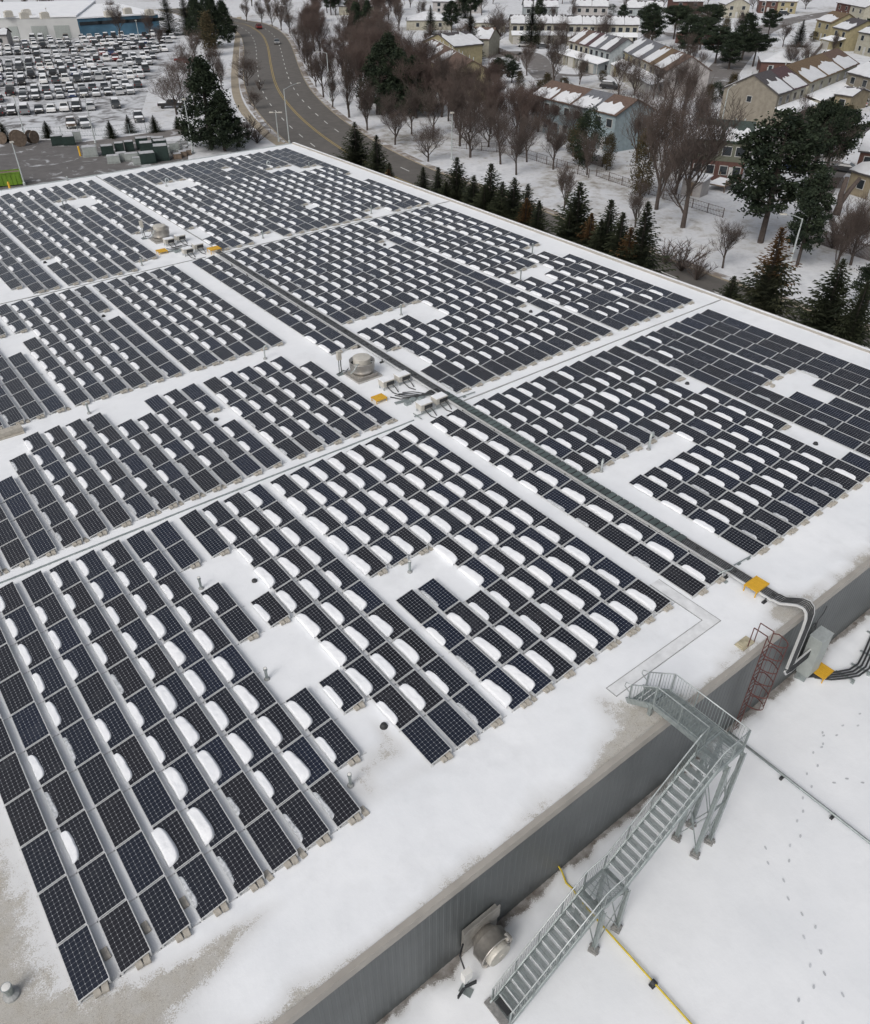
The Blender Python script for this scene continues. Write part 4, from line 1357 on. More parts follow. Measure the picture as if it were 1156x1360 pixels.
# ------------------------------------------------------------------ trees
def bark(name, c):
    return plain(name, c, 0.9, 0, 0.3, 4)
M['bark'] = bark('grey_brown_bark', (0.060, 0.048, 0.042))
M['twig'] = bark('bare_twigs', (0.078, 0.060, 0.052))
M['twig_red'] = bark('reddish_bare_twigs', (0.082, 0.058, 0.050))
M['bark_d'] = bark('dark_bark', (0.05, 0.042, 0.038))
def foliage(name, a, c, brown=None):
    m = N(name, 0.8, 0, 0.15)
    v = m.obj()
    f = m.noise(v, 0.9, 3)
    col = m.ramp(f, [(0.3, a), (0.7, c)])
    if brown:
        sp = m.n('ShaderNodeSeparateXYZ'); m.L(v, sp.inputs[0])
        hgt = m.math('ADD', m.math('MULTIPLY', sp.outputs[2], 1.0), m.math('MULTIPLY', m.noise(v, 1.2, 4), 0.45))
        col = m.mix(m.ramp(hgt, [(brown, 0.0), (min(1, brown + 0.25), 0.85)]), col, (0.13, 0.065, 0.022))
    m.col(col)
    return m.mat
M['spruce'] = foliage('spruce_needles', (0.016, 0.022, 0.014), (0.042, 0.048, 0.026))
M['spruce_b'] = foliage('spruce_needles_browned', (0.020, 0.026, 0.018), (0.055, 0.058, 0.030), 0.98)
M['pine'] = foliage('pine_needles', (0.014, 0.022, 0.016), (0.034, 0.046, 0.026))
M['cedar'] = foliage('cedar_brown_green', (0.040, 0.038, 0.022), (0.085, 0.065, 0.035))

def bare_tree(seed, H, spread, dens=1.0, upright=0.5, fork=0.18):
    """unit-height tree scaled by H: trunk mesh builder and twig mesh builder"""
    r = random.Random(seed)
    tr, tw = MB(), MB()
    def grow(p, d, L, rad, lev):
        segs = 3 if lev < 3 else 2
        pts, rs = [p], [rad]
        for s in range(segs):
            j = 0.10 + 0.07 * lev
            d = (d + Vector((r.uniform(-j, j), r.uniform(-j, j), r.uniform(-j * 0.3, j * 0.8)))).normalized()
            p = p + d * (L / segs)
            pts.append(p); rs.append(max(0.009, rad * (1 - 0.45 * (s + 1) / segs)))
        (tr if lev < 3 else tw).tube(pts, rs, 6 if lev == 0 else (5 if lev < 2 else 3), 0, lev < 2)
        if lev >= 5 or L < 0.35: return
        n = {0: r.randint(5, 7), 1: r.randint(5, 6), 2: r.randint(4, 6), 3: int(5 * dens) + 1, 4: int(3.4 * dens) + 1}[lev]
        for k in range(n):
            t = r.uniform(fork if lev == 0 else 0.25, 1.0) if k < n - 1 else 1.0
            i = min(int(t * segs), segs - 1)
            q = pts[i].lerp(pts[i + 1], t * segs - i)
            a = k * 2.4 + r.uniform(-0.5, 0.5)
            side = Vector((math.cos(a), math.sin(a), 0))
            tilt = r.uniform(0.45, 0.9) * spread if lev < 3 else r.uniform(0.5, 1.1)
            ax = d if lev else Vector((0, 0, 1))
            nd = (ax * (1 - 0.35 * tilt) + side * tilt + Vector((0, 0, upright * 0.55))).normalized()
            grow(q, nd, L * r.uniform(0.55, 0.80), max(0.011, rs[i] * r.uniform(0.42, 0.6)), lev + 1)
    grow(Vector((0, 0, -0.1)), Vector((0, 0, 1)), H * 0.36, H * 0.018 + 0.03, 0)
    return tr, tw
BARE = []
for i in range(6):
    tr, tw = bare_tree(40 + i, 10.0, (0.9, 1.1, 0.8, 1.0, 0.7, 1.2)[i], 0.82, (0.6, 0.35, 0.8, 0.5, 0.9, 0.3)[i])
    BARE.append((tr.mesh('trunk', M['bark']), tw.mesh('crown', M['twig'])))
REDT = []
for i in range(4):
    tr, tw = bare_tree(80 + i, 10.0, 0.85, 0.9, 0.6, 0.15)
    REDT.append((tr.mesh('trunk', M['bark_d']), tw.mesh('crown', M['twig_red'])))

def cards(b, c, n, rad, size, r, flat=1.0, mi=0):
    for _ in range(n):
        o = Vector((r.gauss(0, 1), r.gauss(0, 1), r.gauss(0, 1) * flat)) * rad * 0.5
        p = c + o
        a = Vector((r.uniform(-1, 1), r.uniform(-1, 1), r.uniform(-0.6, 0.6))).normalized()
        q = a.orthogonal().normalized()
        q = (q * math.cos(1.3) + a.cross(q) * math.sin(r.uniform(0, 6.28))).normalized()
        s = size * r.uniform(0.6, 1.3)
        b.add([p - a * s, p + q * s * 0.5, p + a * s, p - q * s * 0.5], [(0, 1, 2, 3)], mi)

def spruce(seed, H=10.0, wid=0.40):
    r = random.Random(seed)
    tr, cr = MB(), MB()
    tr.tube([(0, 0, -0.1), (0, 0, H * 0.5), (0, 0, H * 0.99)], [H * 0.018, H * 0.011, 0.015], 6)
    z = H * 0.04
    lump = [r.uniform(0.78, 1.22) for _ in range(9)]
    while z < H * 0.985:
        f = 1 - z / H
        R0 = H * wid * 0.56 * (f ** 0.95) + 0.03
        n = int(8 + 10 * f)
        off = r.uniform(0, 6.28)
        wl = r.uniform(0.8, 1.15)
        for k in range(n):
            a = off + k * 2 * PI / n + r.uniform(-0.3, 0.3)
            L = R0 * wl * r.uniform(0.6, 1.25) * lump[int((a % 6.28) / 6.29 * 9)]
            d = Vector((math.cos(a), math.sin(a), -0.32 + 0.75 * (1 - f)))
            s = Vector((-math.sin(a), math.cos(a), 0))
            m = max(2, int(L / 0.15))
            ww = min(0.42, 0.05 + L * 0.30)
            for i in range(m):
                t = (i + 0.6) / m
                p = Vector((0, 0, z)) + d * (L * t) + Vector((0, 0, 0.24 * L * t * t)) + Vector((r.uniform(-.04, .04), r.uniform(-.04, .04), r.uniform(-.05, .05)))
                w = ww * (1.05 - 0.75 * t) * r.uniform(0.7, 1.25)
                for sg in (-1, 1):
                    tip = p + d * min(0.2, L * 0.3) + s * (sg * w) + Vector((0, 0, r.uniform(-0.14, 0.0) * min(1, L)))
                    cr.add([p - d * 0.06, p + d * 0.10 + Vector((0, 0, 0.02)), tip], [(0, 1, 2)])
        z += H * 0.019 * (0.55 + f)
    return tr, cr
SPR = []
for i in range(5):
    tr, cr = spruce(20 + i, 10.0, (0.46, 0.40, 0.52, 0.44, 0.38)[i])
    SPR.append((tr.mesh('trunk', M['bark_d']), cr.mesh('crown', M['spruce'])))

def conifer_mat(name, z0):
    return M[name]
def spruce_browned():
    m = N('browned_spruce_needles', 0.8, 0, 0.15)
    v = m.obj()
    sp = m.n('ShaderNodeSeparateXYZ'); m.L(v, sp.inputs[0])
    h = m.math('ADD', m.math('MULTIPLY', sp.outputs[2], 0.1), m.math('MULTIPLY', m.noise(v, 0.9, 4), 0.5))
    g = m.ramp(m.noise(v, 1.4, 3), [(0.3, (0.020, 0.026, 0.018)), (0.7, (0.055, 0.058, 0.032))])
    m.col(m.mix(m.ramp(h, [(0.95, 0.0), (1.22, 0.85)]), g, (0.105, 0.058, 0.026)))
    return m.mat
M['spruce_b'] = spruce_browned()
SPRB = []
for i in range(2):
    tr, cr = spruce(30 + i, 10.0, 0.42)
    SPRB.append((tr.mesh('trunk', M['bark_d']), cr.mesh('crown', M['spruce_b'])))

def pine(seed, H=10.0, wid=0.75, base=0.28):
    r = random.Random(seed)
    tr, cr = MB(), MB()
    tr.tube([(0, 0, -0.1), (r.uniform(-.15, .15), r.uniform(-.15, .15), H * 0.5), (r.uniform(-.3, .3), r.uniform(-.3, .3), H * 0.93)], [H * 0.024, H * 0.017, 0.05], 7)
    n = 44
    for k in range(n):
        t = base + (0.97 - base) * (k + r.random()) / n
        prof = math.sin(PI * min(1, (t - base) / (1 - base) * 0.80 + 0.20)) ** 0.7
        L = H * wid * 0.5 * prof * r.uniform(0.55, 1.1) + 0.2
        a = k * 2.4 + r.uniform(-0.4, 0.4)
        p0 = Vector((0, 0, H * t * 0.96))
        d = Vector((math.cos(a), math.sin(a), 0.15 + 0.3 * r.random()))
        p1 = p0 + d * L
        tr.tube([p0, p0.lerp(p1, 0.5) + Vector((0, 0, -0.05 * L)), p1], [0.07 * (1.2 - t), 0.045, 0.015], 4, 0, False)
        m = max(2, int(L / 0.55))
        for i in range(m):
            f = 0.45 + 0.6 * i / m
            c = p0.lerp(p1, f) + Vector((r.uniform(-.25, .25), r.uniform(-.25, .25), r.uniform(-.1, .2)))
            cards(cr, c, 62, 0.70 * r.uniform(0.7, 1.2), 0.17, r, 0.6)
    cards(cr, Vector((0, 0, H * 0.96)), 60, 0.6, 0.15, r)
    return tr, cr
PIN = []
for i in range(4):
    tr, cr = pine(60 + i, 10.0, (0.62, 0.75, 0.55, 0.8)[i], (0.22, 0.32, 0.18, 0.45)[i])
    PIN.append((tr.mesh('trunk', M['bark']), cr.mesh('crown', M['pine'])))
def dense_pine(seed, H=10.0, wid=0.72):
    r = random.Random(seed)
    tr, cr = MB(), MB()
    for k in range(3):
        tr.tube([(k * 0.4 - 0.4, 0.2 * k, -0.1), (k * 0.25 - 0.25, 0.1 * k, H * 0.4), (0, 0, H * 0.8)], [0.2, 0.14, 0.05], 6)
    for k in range(230):
        t = 0.14 + 0.84 * r.random() ** 1.25
        R0 = H * wid * 0.5 * min(1.0, (1 - t) * 1.45 + 0.04) * min(1, (t - 0.06) * 8)
        a = r.uniform(0, 6.28); q = R0 * r.uniform(0.25, 1.08) ** 0.6
        cards(cr, Vector((q * math.cos(a), q * math.sin(a), H * t - 0.12 * q)), 60, 0.72 * r.uniform(0.6, 1.25), 0.17, r, 0.6)
    return tr.mesh('trunk', M['bark_d']), cr.mesh('crown', M['pine'])
DPN = [dense_pine(5), dense_pine(6, 10.0, 0.9)]
def bush(seed, mat, H=10.0, wid=0.4):
    r = random.Random(seed)
    tr, cr = MB(), MB()
    tr.tube([(0, 0, -0.1), (0, 0, H * 0.6)], [0.15, 0.04], 5)
    for k in range(120):
        t = r.random() ** 0.8
        rr = H * wid * 0.5 * (math.sin(PI * (0.12 + 0.80 * t)) ** 0.8)
        a = r.uniform(0, 6.28)
        rr *= r.uniform(0.35, 1.0)
        cards(cr, Vector((rr * math.cos(a), rr * math.sin(a), H * (0.05 + 0.92 * t))), 36, 0.8, 0.17, r, 1.2)
    return tr.mesh('trunk', M['bark_d']), cr.mesh('crown', mat)
CED = [bush(1, M['cedar']), bush(2, M['cedar'], 10.0, 0.5), bush(3, M['pine'], 10.0, 0.7)]
def shrub_meshes(seed):
    r = random.Random(seed)
    tr, tw = MB(), MB()
    for k in range(16):
        a = r.uniform(0, 6.28); sp_ = r.uniform(0.1, 0.8)
        d = Vector((math.cos(a) * sp_, math.sin(a) * sp_, 1)).normalized()
        p = Vector((0, 0, 0)); L = r.uniform(5, 9)
        tr.tube([p, p + d * L * 0.5, p + d * L], [0.12, 0.07, 0.03], 3, 0, False)
        for j in range(26):
            q = p + d * L * r.uniform(0.2, 1.0)
            e = (d + Vector((r.uniform(-1, 1), r.uniform(-1, 1), r.uniform(-.3, .8)))).normalized()
            tw.tube([q, q + e * r.uniform(0.8, 2.2)], [0.05, 0.02], 3, 0, False)
    return tr.mesh('stems', M['bark']), tw.mesh('twigs', M['twig'])
SHR = [shrub_meshes(i) for i in range(2)]

TREES = []     # (sort key, object, kind text, area text, group)
def put_tree(kind, protos, base, h, area_, rs, part=('trunk', 'crown'), cat='tree', wide=1.0, kindtxt=None, idx=None):
    tm, cm = protos[rs.randrange(len(protos)) if idx is None else idx]
    t = thing(kind, None, None, base, rs.uniform(0, 6.28), None, (h / 10.0 * wide, h / 10.0 * wide, h / 10.0))
    link(part[0], tm, t)
    link(part[1], cm, t)
    w = (base - CAM).dot(FW)
    px = 578 + 1037 * (base - CAM).dot(RT) / w
    TREES.append((area_, px, t, kindtxt, cat))
    return t
rt = random.Random(77)
HS = 0.93
def bares(lst, area_, protos=BARE, kt='bare leafless tree', kind='bare_tree', wide=1.0):
    for q in lst:
        base = gp(q[0], q[1])
        h = q[2] if q[2] < 60 else 0
        put_tree(kind, protos, base, h, area_, rt, kindtxt=kt, wide=wide)
bares([(328, 28, 9), (348, 30, 9), (362, 35, 9.5), (374, 40, 10), (385, 44, 10), (398, 66, 10), (405, 84, 10), (410, 94, 9), (415, 103, 10), (420, 115, 8), (430, 129, 11), (442, 142, 8),
       (464, 156, 12), (488, 173, 9), (525, 192, 10), (547, 178, 9), (569, 214.5, 8), (575, 181, 9.5), (611, 194, 11), (625, 209, 11), (649, 195, 9.5), (665, 218, 9), (686, 232, 9)],
      'beside the road')
bares([(749.5, 280, 6.5), (844, 302, 6.5), (872, 278, 16), (897, 258, 11), (907, 302, 18), (960, 356, 6.5), (1109, 361, 9), (1130, 352, 9), (735, 225, 8), (700, 215, 9), (780, 232, 7)], 'on the snowy park strip', wide=1.0)
bares([(235, 152, 11), (262, 150, 10), (287, 107, 9), (295, 118, 7), (329, 114, 9), (338, 145, 5), (240, 118, 9), (252, 100, 9), (262, 88, 10), (215, 66, 8), (160, 52, 12), (150, 30, 9), (60, 20, 9), (200, 52, 9)], 'left of the footpath')
# the wood behind the road
def inside(x, y, poly):
    c = False
    n = len(poly)
    for i in range(n):
        x1, y1 = poly[i]; x2, y2 = poly[(i + 1) % n]
        if (y1 > y) != (y2 > y) and x < (x2 - x1) * (y - y1) / (y2 - y1) + x1: c = not c
    return c
WOOD = [(392, 30), (404, 62), (424, 96), (452, 128), (480, 146), (520, 152), (600, 172), (650, 180), (690, 195), (705, 190), (640, 145), (590, 125), (545, 100), (510, 70), (520, 30), (560, -10), (300, -12), (330, 8)]
pts = []
tries = 0
while len(pts) < 128 and tries < 20000:
    tries += 1
    x, y = rt.uniform(290, 710), rt.uniform(-14, 200)
    if not inside(x, y, WOOD): continue
    g = gp(x, y)
    if rt.random() > min(1.0, 0.25 + (y + 30) / 170.0): continue
    if all((g - q).length > 3.6 for q in pts): pts.append(g)
for g in pts:
    put_tree('bare_tree', REDT if rt.random() < 0.75 else BARE, g, rt.uniform(9, 13.5), 'in the roadside wood', rt, kindtxt='bare reddish-brown tree', wide=1.0)
for (x, y, h) in [(20, -2, 9), (50, 2, 9), (80, -4, 9), (110, -8, 9), (5, 8, 8), (35, 10, 8), (-20, 4, 9), (130, -6, 8), (180, -8, 9), (210, 0, 9), (300, 0, 10), (70, 9, 7)]:
    put_tree('bare_tree', REDT, gp(x, y), h, 'behind the white building', rt, kindtxt='bare brown tree', wide=1.3)
# trees among the houses
bares([(604, 84, 9), (612, 80, 12), (660, 66, 14), (736, 112, 13), (770, 112, 8), (822, 128, 10), (842, 130, 10), (800, 60, 11), (745, 60, 10), (560, 30, 9), (610, 18, 10), (640, 20, 10), (590, 8, 10),
       (880, 15, 11), (900, 8, 11), (1000, 12, 9), (1040, 62, 8), (1046, 100, 9), (1105, 72, 6), (925, 120, 9), (905, 128, 9), (890, 150, 12), (905, 170, 12), (925, 205, 11), (760, 190, 9), (700, 100, 9), (820, 190, 11), (846, 215, 12),
       (935, 60, 11), (920, 45, 12), (865, 25, 11), (830, 15, 10), (785, 15, 10), (720, 12, 11), (690, 0, 10), (655, 5, 9), (1015, 155, 7), (1073, 262, 13), (570, 70, 8), (530, 40, 10), (520, 15, 10), (545, 10, 9), (500, 20, 11), (765, 75, 9), (795, 84, 9), (715, 60, 9), (735, 40, 9), (856, 84, 9), (893, 108, 10), (912, 96, 10), (980, 50, 9), (1068, 92, 8), (1140, 66, 8), (1148, 118, 6), (1118, 20, 8), (1070, 12, 9), (940, 8, 9), (800, 0, 9), (760, 30, 9), (660, 48, 9), (680, 52, 8), (625, 62, 9), (590, 70, 9), (868, 132, 9), (880, 190, 10), (1085, 205, 9), (1060, 180, 8)], 'among the houses')
for (x, y, h, a_) in [(700, 160, 8, 0), (715, 175, 9, 0), (690, 182, 8, 0), (728, 188, 8, 0)]:
    put_tree('bare_tree', REDT, gp(x, y), h, 'left of the blue row of houses', rt, kindtxt='bare brown tree', wide=1.2)
def evs(lst, protos, kind, kt, area_):
    for q in lst:
        put_tree(kind, protos, gp(q[0], q[1]), q[2], area_, rt, kindtxt=kt, wide=q[3] if len(q) > 3 else 1.0, idx=q[4] if len(q) > 4 else None)
evs([(227, 47, 13.5, 1.1), (250, 46, 13, 1.2), (1122, 5, 9)], SPR, 'spruce_tree', 'dark spruce', 'near the far white building')
evs([(266, 52, 12, 0.9), (287, 62, 13, 1.0), (300, 50, 11, 1.0), (262, 38, 11, 1.0), (278, 30, 12, 1.0)], DPN, 'pine_tree', 'dark bushy pine', 'left of the road bend')
evs([(280, 74, 11, 1.2)], CED[:1], 'cedar_tree', 'brown-green cedar', 'left of the road bend')
evs([(283, 197, 14.5, 1.0, 0), (300, 200, 9.5, 0.95, 1)], DPN, 'pine_tree', 'big dark pine', 'behind the far left roof edge')
evs([(173, 176, 3.2, 1.7), (207, 175, 3.0, 1.7), (149, 183, 3.0, 1.7), (65, 183, 3.0, 1.7), (237, 171, 2.4, 2.2), (8, 187, 3.2, 1.7), (246, 176, 2.4, 2.2)], SPR, 'small_spruce', 'small young spruce', 'beside the equipment yard')
evs([(505, 152, 13, 0.9, 1), (532, 150, 12, 1.0, 0), (550, 154, 11, 0.95, 1), (518, 130, 13, 1.0, 0), (475, 60, 12, 0.9, 0), (490, 50, 11, 0.8, 1)], DPN, 'pine_tree', 'dark broad pine', 'before the brown wood')
evs([(572, 46, 9, 1.3), (624, 80, 12, 1.3), (618, 24, 12, 1.2), (705, 62, 12.5, 1.1), (1060, 62, 7.5, 1.8), (712, 22, 12, 1.0)], SPR, 'spruce_tree', 'dark spruce', 'among the houses')
evs([(625, 30, 12, 1.0), (662, 112, 6, 1.2), (680, 110, 5, 1.4), (860, 55, 11, 1.0), (865, 64, 10, 1.2), (985, 80, 12, 1.1), (968, 92, 9, 1.4), (1000, 88, 8, 1.4), (930, 66, 9, 1.3), (940, 50, 10, 1.2), (950, 84, 9, 1.4), (747, 5, 9, 1.0), (790, 5, 8, 1.0)], PIN, 'pine_tree', 'dark pine', 'among the houses')
evs([(778, 222, 9, 0.9, 2), (806, 226, 5.5, 1.0, 0), (770, 218, 7, 1.1, 0), (849.5, 262, 9.0, 0.95, 0), (968, 143, 6.5, 1.1, 0), (715, 150, 6, 1.0, 0), (960, 62, 8, 1.0, 0), (900, 40, 7, 1.3, 1), (1020, 150, 2.5, 1.3, 0), (737, 84, 3.0, 2.0, 1), (1038, 158, 2.2, 2.0, 1), (1042, 165, 2.0, 2.2, 2), (760, 205, 4, 1.5, 1)], CED, 'cedar_tree', 'rounded brown-green cedar', 'in the back gardens')
evs([(1010, 322, 15.5, 1.1, 0), (1059, 352, 11, 0.8, 2), (1071, 263, 13, 0.7, 3), (1088, 258, 12, 0.9, 3), (1150, 410, 5, 1.3, 0)], PIN, 'pine_tree', 'large dark pine', 'on the right park strip')
evs([(1052, 118, 2.2, 2.0, 1), (775, 96, 2.2, 2.2, 2), (800, 108, 2.5, 2.0, 1), (726, 130, 5, 1.4, 0), (748, 128, 4, 1.5, 1), (868, 118, 3, 2.0, 1), (950, 135, 4, 1.6, 2), (940, 140, 4, 1.5, 0), (1000, 160, 1.8, 2.0, 2), (1090, 160, 1.8, 2.2, 1), (1128, 150, 1.6, 2.4, 1), (1060, 98, 3, 1.8, 2),
     (660, 95, 3, 2.0, 1), (676, 88, 3, 2.0, 2), (640, 120, 5, 1.5, 1), (625, 128, 5, 1.5, 0), (690, 128, 5, 1.3, 0), (1080, 55, 3, 2.0, 1), (915, 22, 5, 1.6, 2), (848, 18, 5, 1.6, 1), (812, 20, 4, 2.0, 2), (960, 22, 4, 1.8, 1), (770, 22, 4, 2.0, 0)], CED, 'garden_shrub', 'rounded dark garden shrub', 'among the houses')
evs([(1020, 48, 8, 1.1), (895, 52, 10, 1.3), (912, 76, 11, 1.2), (1150, 60, 8, 1.2), (715, 40, 10, 1.0), (825, 44, 9, 1.0), (600, 44, 10, 1.1), (470, 30, 11, 1.0), (440, 20, 11, 1.1)], PIN, 'pine_tree', 'tall dark garden pine', 'behind the house rows')
# row of spruces between the building and the road: placed on a line beside the wall
def wall_spruce(px, py, X, protos, kt, idx=None, wide=1.0):
    r = ray(px, py)
    t = X / r.x
    p = CAM + r * t
    put_tree('spruce_tree', protos, Vector((X, p.y, GZ)), p.z - GZ, 'behind the right roof edge', rt, kindtxt=kt, wide=wide, idx=idx)
for q in [(471, 161, 64, 0), (500, 178, 63, 1), (517, 215, 62.5, 4), (562, 221, 62, 1), (582, 221, 62, 3), (607, 208, 62.5, 2), (630, 232, 61.5, 0), (653, 216, 62, 3), (668, 240, 61.5, 1), (684, 235, 62, 0), (702, 243, 62, 4), (717, 265, 61.5, 1),
          (772, 241, 62.5, 2), (758, 280, 61.5, 0), (813, 264, 62, 3), (800, 290, 61.5, 4), (829, 281, 61.5, 1), (862, 267, 62, 4), (593, 240, 61, 0), (644, 245, 61, 2)]:
    wall_spruce(q[0], q[1], q[2], SPR, 'dark green spruce', q[3], 1.6)
wall_spruce(976, 366, 62.5, SPR, 'short bushy spruce', 2, 1.6)
wall_spruce(1122, 343, 63.5, SPR, 'large dark spruce', 0, 1.45)
wall_spruce(1155, 372, 63.5, SPR, 'dark bushy spruce', 3, 1.3)
wall_spruce(1041, 300, 64, SPRB, 'tall spruce with orange-brown dying top', 0, 1.45)
for q in [(787, 282, 62, 1), (516, 224, 62, 0), (700, 262, 61.5, 1), (840, 300, 61.2, 0)]:
    wall_spruce(q[0], q[1], q[2], SPRB, 'browning spruce', q[3], 1.5)
# shrubs
for (x, y, h, w) in [(905, 360, 4.2, 1.5), (330, 186, 4.5, 1.8), (342, 190, 3.6, 1.8), (318, 192, 3.6, 1.6), (883, 350, 3.0, 1.6), (925, 372, 3.2, 1.5), (1128, 318, 5.0, 1.2), (1105, 330, 5, 1.2), (300, 150, 3, 1.5), (345, 120, 3, 1.0), (740, 200, 4, 1.5), (690, 205, 4, 1.6)]:
    put_tree('leafless_shrub', SHR, gp(x, y), h, 'on the open ground', rt, ('stems', 'twigs'), 'shrub', w, 'leafless brown shrub')
# forked stump of a tree
b = MB()
g = gp(1111, 285)
b.tube([g, g + Vector((0.1, 0, 1.5)), g + Vector((-0.2, 0.1, 2.6)), g + Vector((-0.1, 0, 5.0))], [0.6, 0.45, 0.38, 0.30], 8)
b.tube([g + Vector((0.1, 0, 1.4)), g + Vector((1.2, -0.3, 3.2)), g + Vector((2.4, -0.6, 4.6))], [0.4, 0.32, 0.26], 8)
tag(b.build('tree_stump', M['twig'], None, True), 'thick forked lopped tree trunk in the snowy garden at the right', 'tree stump')

# ------------------------------------------------------------------ cars
def paint_mat():
    m = N('car_paint', 0.35, 0.2)
    oi = m.n('ShaderNodeObjectInfo')
    m.L(oi.outputs['Color'], m.b.inputs['Base Color'])
    m.b.inputs['Coat Weight'].default_value = 0.4
    return m.mat
M['paint'] = paint_mat()
M['glass'] = plain('dark_window_glass', (0.025, 0.03, 0.035), 0.12, 0, 0.1, 1)
M['tyre'] = plain('tyre_rubber', (0.02, 0.02, 0.02), 0.8, 0, 0.1, 5)
M['lampc'] = plain('lamp_lens', (0.55, 0.53, 0.5), 0.3)
M['lampr'] = plain('red_lens', (0.30, 0.02, 0.02), 0.3)
def prism_x(b, prof, w0, w1s=None, mi=0):
    """side profile (y, z) extruded across x; w1s gives the half width at each profile point"""
    n = len(prof)
    ws = w1s or [w0] * n
    vs = [(-ws[i], p[0], p[1]) for i, p in enumerate(prof)] + [(ws[i], p[0], p[1]) for i, p in enumerate(prof)]
    fs = [tuple(range(n)), tuple(reversed(range(n, 2 * n)))]
    fs += [(i, n + i, n + (i + 1) % n, (i + 1) % n) for i in range(n)]
    b.add(vs, fs, mi)
def car_proto(kind):
    parts = []
    L, Wd = {'sedan': (4.6, 0.90), 'suv': (4.7, 0.93), 'pickup': (5.5, 0.96), 'van': (5.2, 0.97)}[kind]
    h = L / 2
    body = MB()
    if kind == 'sedan':
        lower = [(-h, 0.35), (-h, 0.78), (-h + 0.9, 0.92), (h - 1.1, 0.95), (h - 0.05, 0.88), (h, 0.40)]
        cab = [(-h + 0.95, 0.90), (-h + 1.75, 1.40), (h - 1.75, 1.42), (h - 0.95, 0.93)]
    elif kind == 'suv':
        lower = [(-h, 0.40), (-h, 0.92), (-h + 1.0, 1.05), (h - 0.15, 1.08), (h, 0.95), (h, 0.45)]
        cab = [(-h + 1.05, 1.02), (-h + 1.7, 1.66), (h - 0.5, 1.68), (h - 0.12, 1.05)]
    elif kind == 'pickup':
        lower = [(-h, 0.48), (-h, 1.0), (-h + 1.3, 1.12), (h - 0.05, 1.12), (h, 0.55)]
        cab = [(-h + 1.35, 1.10), (-h + 1.95, 1.80), (h - 2.2, 1.82), (h - 1.95, 1.10)]
    else:
        lower = [(-h, 0.42), (-h, 0.95), (-h + 0.7, 1.15), (h, 1.20), (h, 0.45)]
        cab = [(-h + 0.72, 1.12), (-h + 1.45, 1.95), (h - 0.12, 2.0), (h - 0.03, 1.18)]
    prism_x(body, lower, Wd)
    ct = [Wd - 0.06, Wd - 0.20, Wd - 0.20, Wd - 0.06]
    prism_x(body, cab, 0, ct)
    parts.append(('body', body.mesh('body', M['paint'])))
    g = MB()
    def shr(p, k=0.93, up=0.0):
        cy = sum(q[0] for q in p) / 4; cz = sum(q[1] for q in p) / 4
        return [(cy + (q[0] - cy) * k, cz + (q[1] - cz) * 0.72 + 0.03) for q in p]
    gp_ = shr(cab)
    prism_x(g, gp_, 0, [c + 0.012 - 0.04 * (i in (1, 2)) + 0.02 for i, c in enumerate(ct)])
    # windscreens as slightly proud sloped panes
    for (p, q, s) in ((cab[0], cab[1], -1), (cab[3], cab[2], 1)):
        a = Vector((0, p[0], p[1])).lerp(Vector((0, q[0], q[1])), 0.14); c = Vector((0, p[0], p[1])).lerp(Vector((0, q[0], q[1])), 0.88)
        o = Vector((0, s * 0.015, 0.012))
        g.add([(-Wd + 0.17, *(a + o).yz), (Wd - 0.17, *(a + o).yz), (Wd - 0.28, *(c + o).yz), (-Wd + 0.28, *(c + o).yz)], [(0, 1, 2, 3)])
    parts.append(('windows', g.mesh('windows', M['glass'])))
    for sx in (-1, 1):
        for sy in (-h + 0.85, h - 0.95):
            w = MB(); w.tube([(sx * (Wd - 0.20), sy, 0.34), (sx * (Wd + 0.005), sy, 0.34)], 0.34, 12)
            w.tube([(sx * (Wd + 0.005), sy, 0.34), (sx * (Wd + 0.012), sy, 0.34)], 0.19, 8)
            parts.append(('wheel', w.mesh('wheel', M['tyre'])))
    for sx in (-1, 1):
        l = MB(); l.box((sx * (Wd - 0.22), -h - 0.005, 0.68), (0.3, 0.03, 0.15)); parts.append(('headlight', l.mesh('headlight', M['lampc'])))
        l = MB(); l.box((sx * (Wd - 0.16), h + 0.005, 0.80), (0.2, 0.03, 0.2)); parts.append(('tail_light', l.mesh('tail_light', M['lampr'])))
    s = MB()
    z = cab[1][1]
    s.box((0, (cab[1][0] + cab[2][0]) / 2, z + 0.035), (2 * (Wd - 0.24), cab[2][0] - cab[1][0] - 0.08, 0.07))
    if kind == 'pickup': s.box((0, h - 0.95, 1.15), (2 * Wd - 0.3, 1.6, 0.06))
    s2 = MB()
    a, c = cab[0][0] - lower[0][0], 0
    y0, y1 = -h + 0.15, cab[0][0] - 0.08
    zz = lower[2][1]
    s2.add([(-Wd + 0.12, y0, zz - 0.10), (Wd - 0.12, y0, zz - 0.10), (Wd - 0.12, y1, zz + 0.03), (-Wd + 0.12, y1, zz + 0.03), (-Wd + 0.18, y0 + 0.08, zz - 0.03), (Wd - 0.18, y0 + 0.08, zz - 0.03), (Wd - 0.18, y1 - 0.04, zz + 0.08), (-Wd + 0.18, y1 - 0.04, zz + 0.08)],
           [(4, 5, 6, 7), (0, 1, 5, 4), (1, 2, 6, 5), (2, 3, 7, 6), (3, 0, 4, 7)])
    parts.append(('roof_snow', s.mesh('roof_snow', M['snow'])))
    parts.append(('bonnet_snow', s2.mesh('bonnet_snow', M['snow'])))
    return parts
CARP = {k: car_proto(k) for k in ('sedan', 'suv', 'pickup', 'van')}
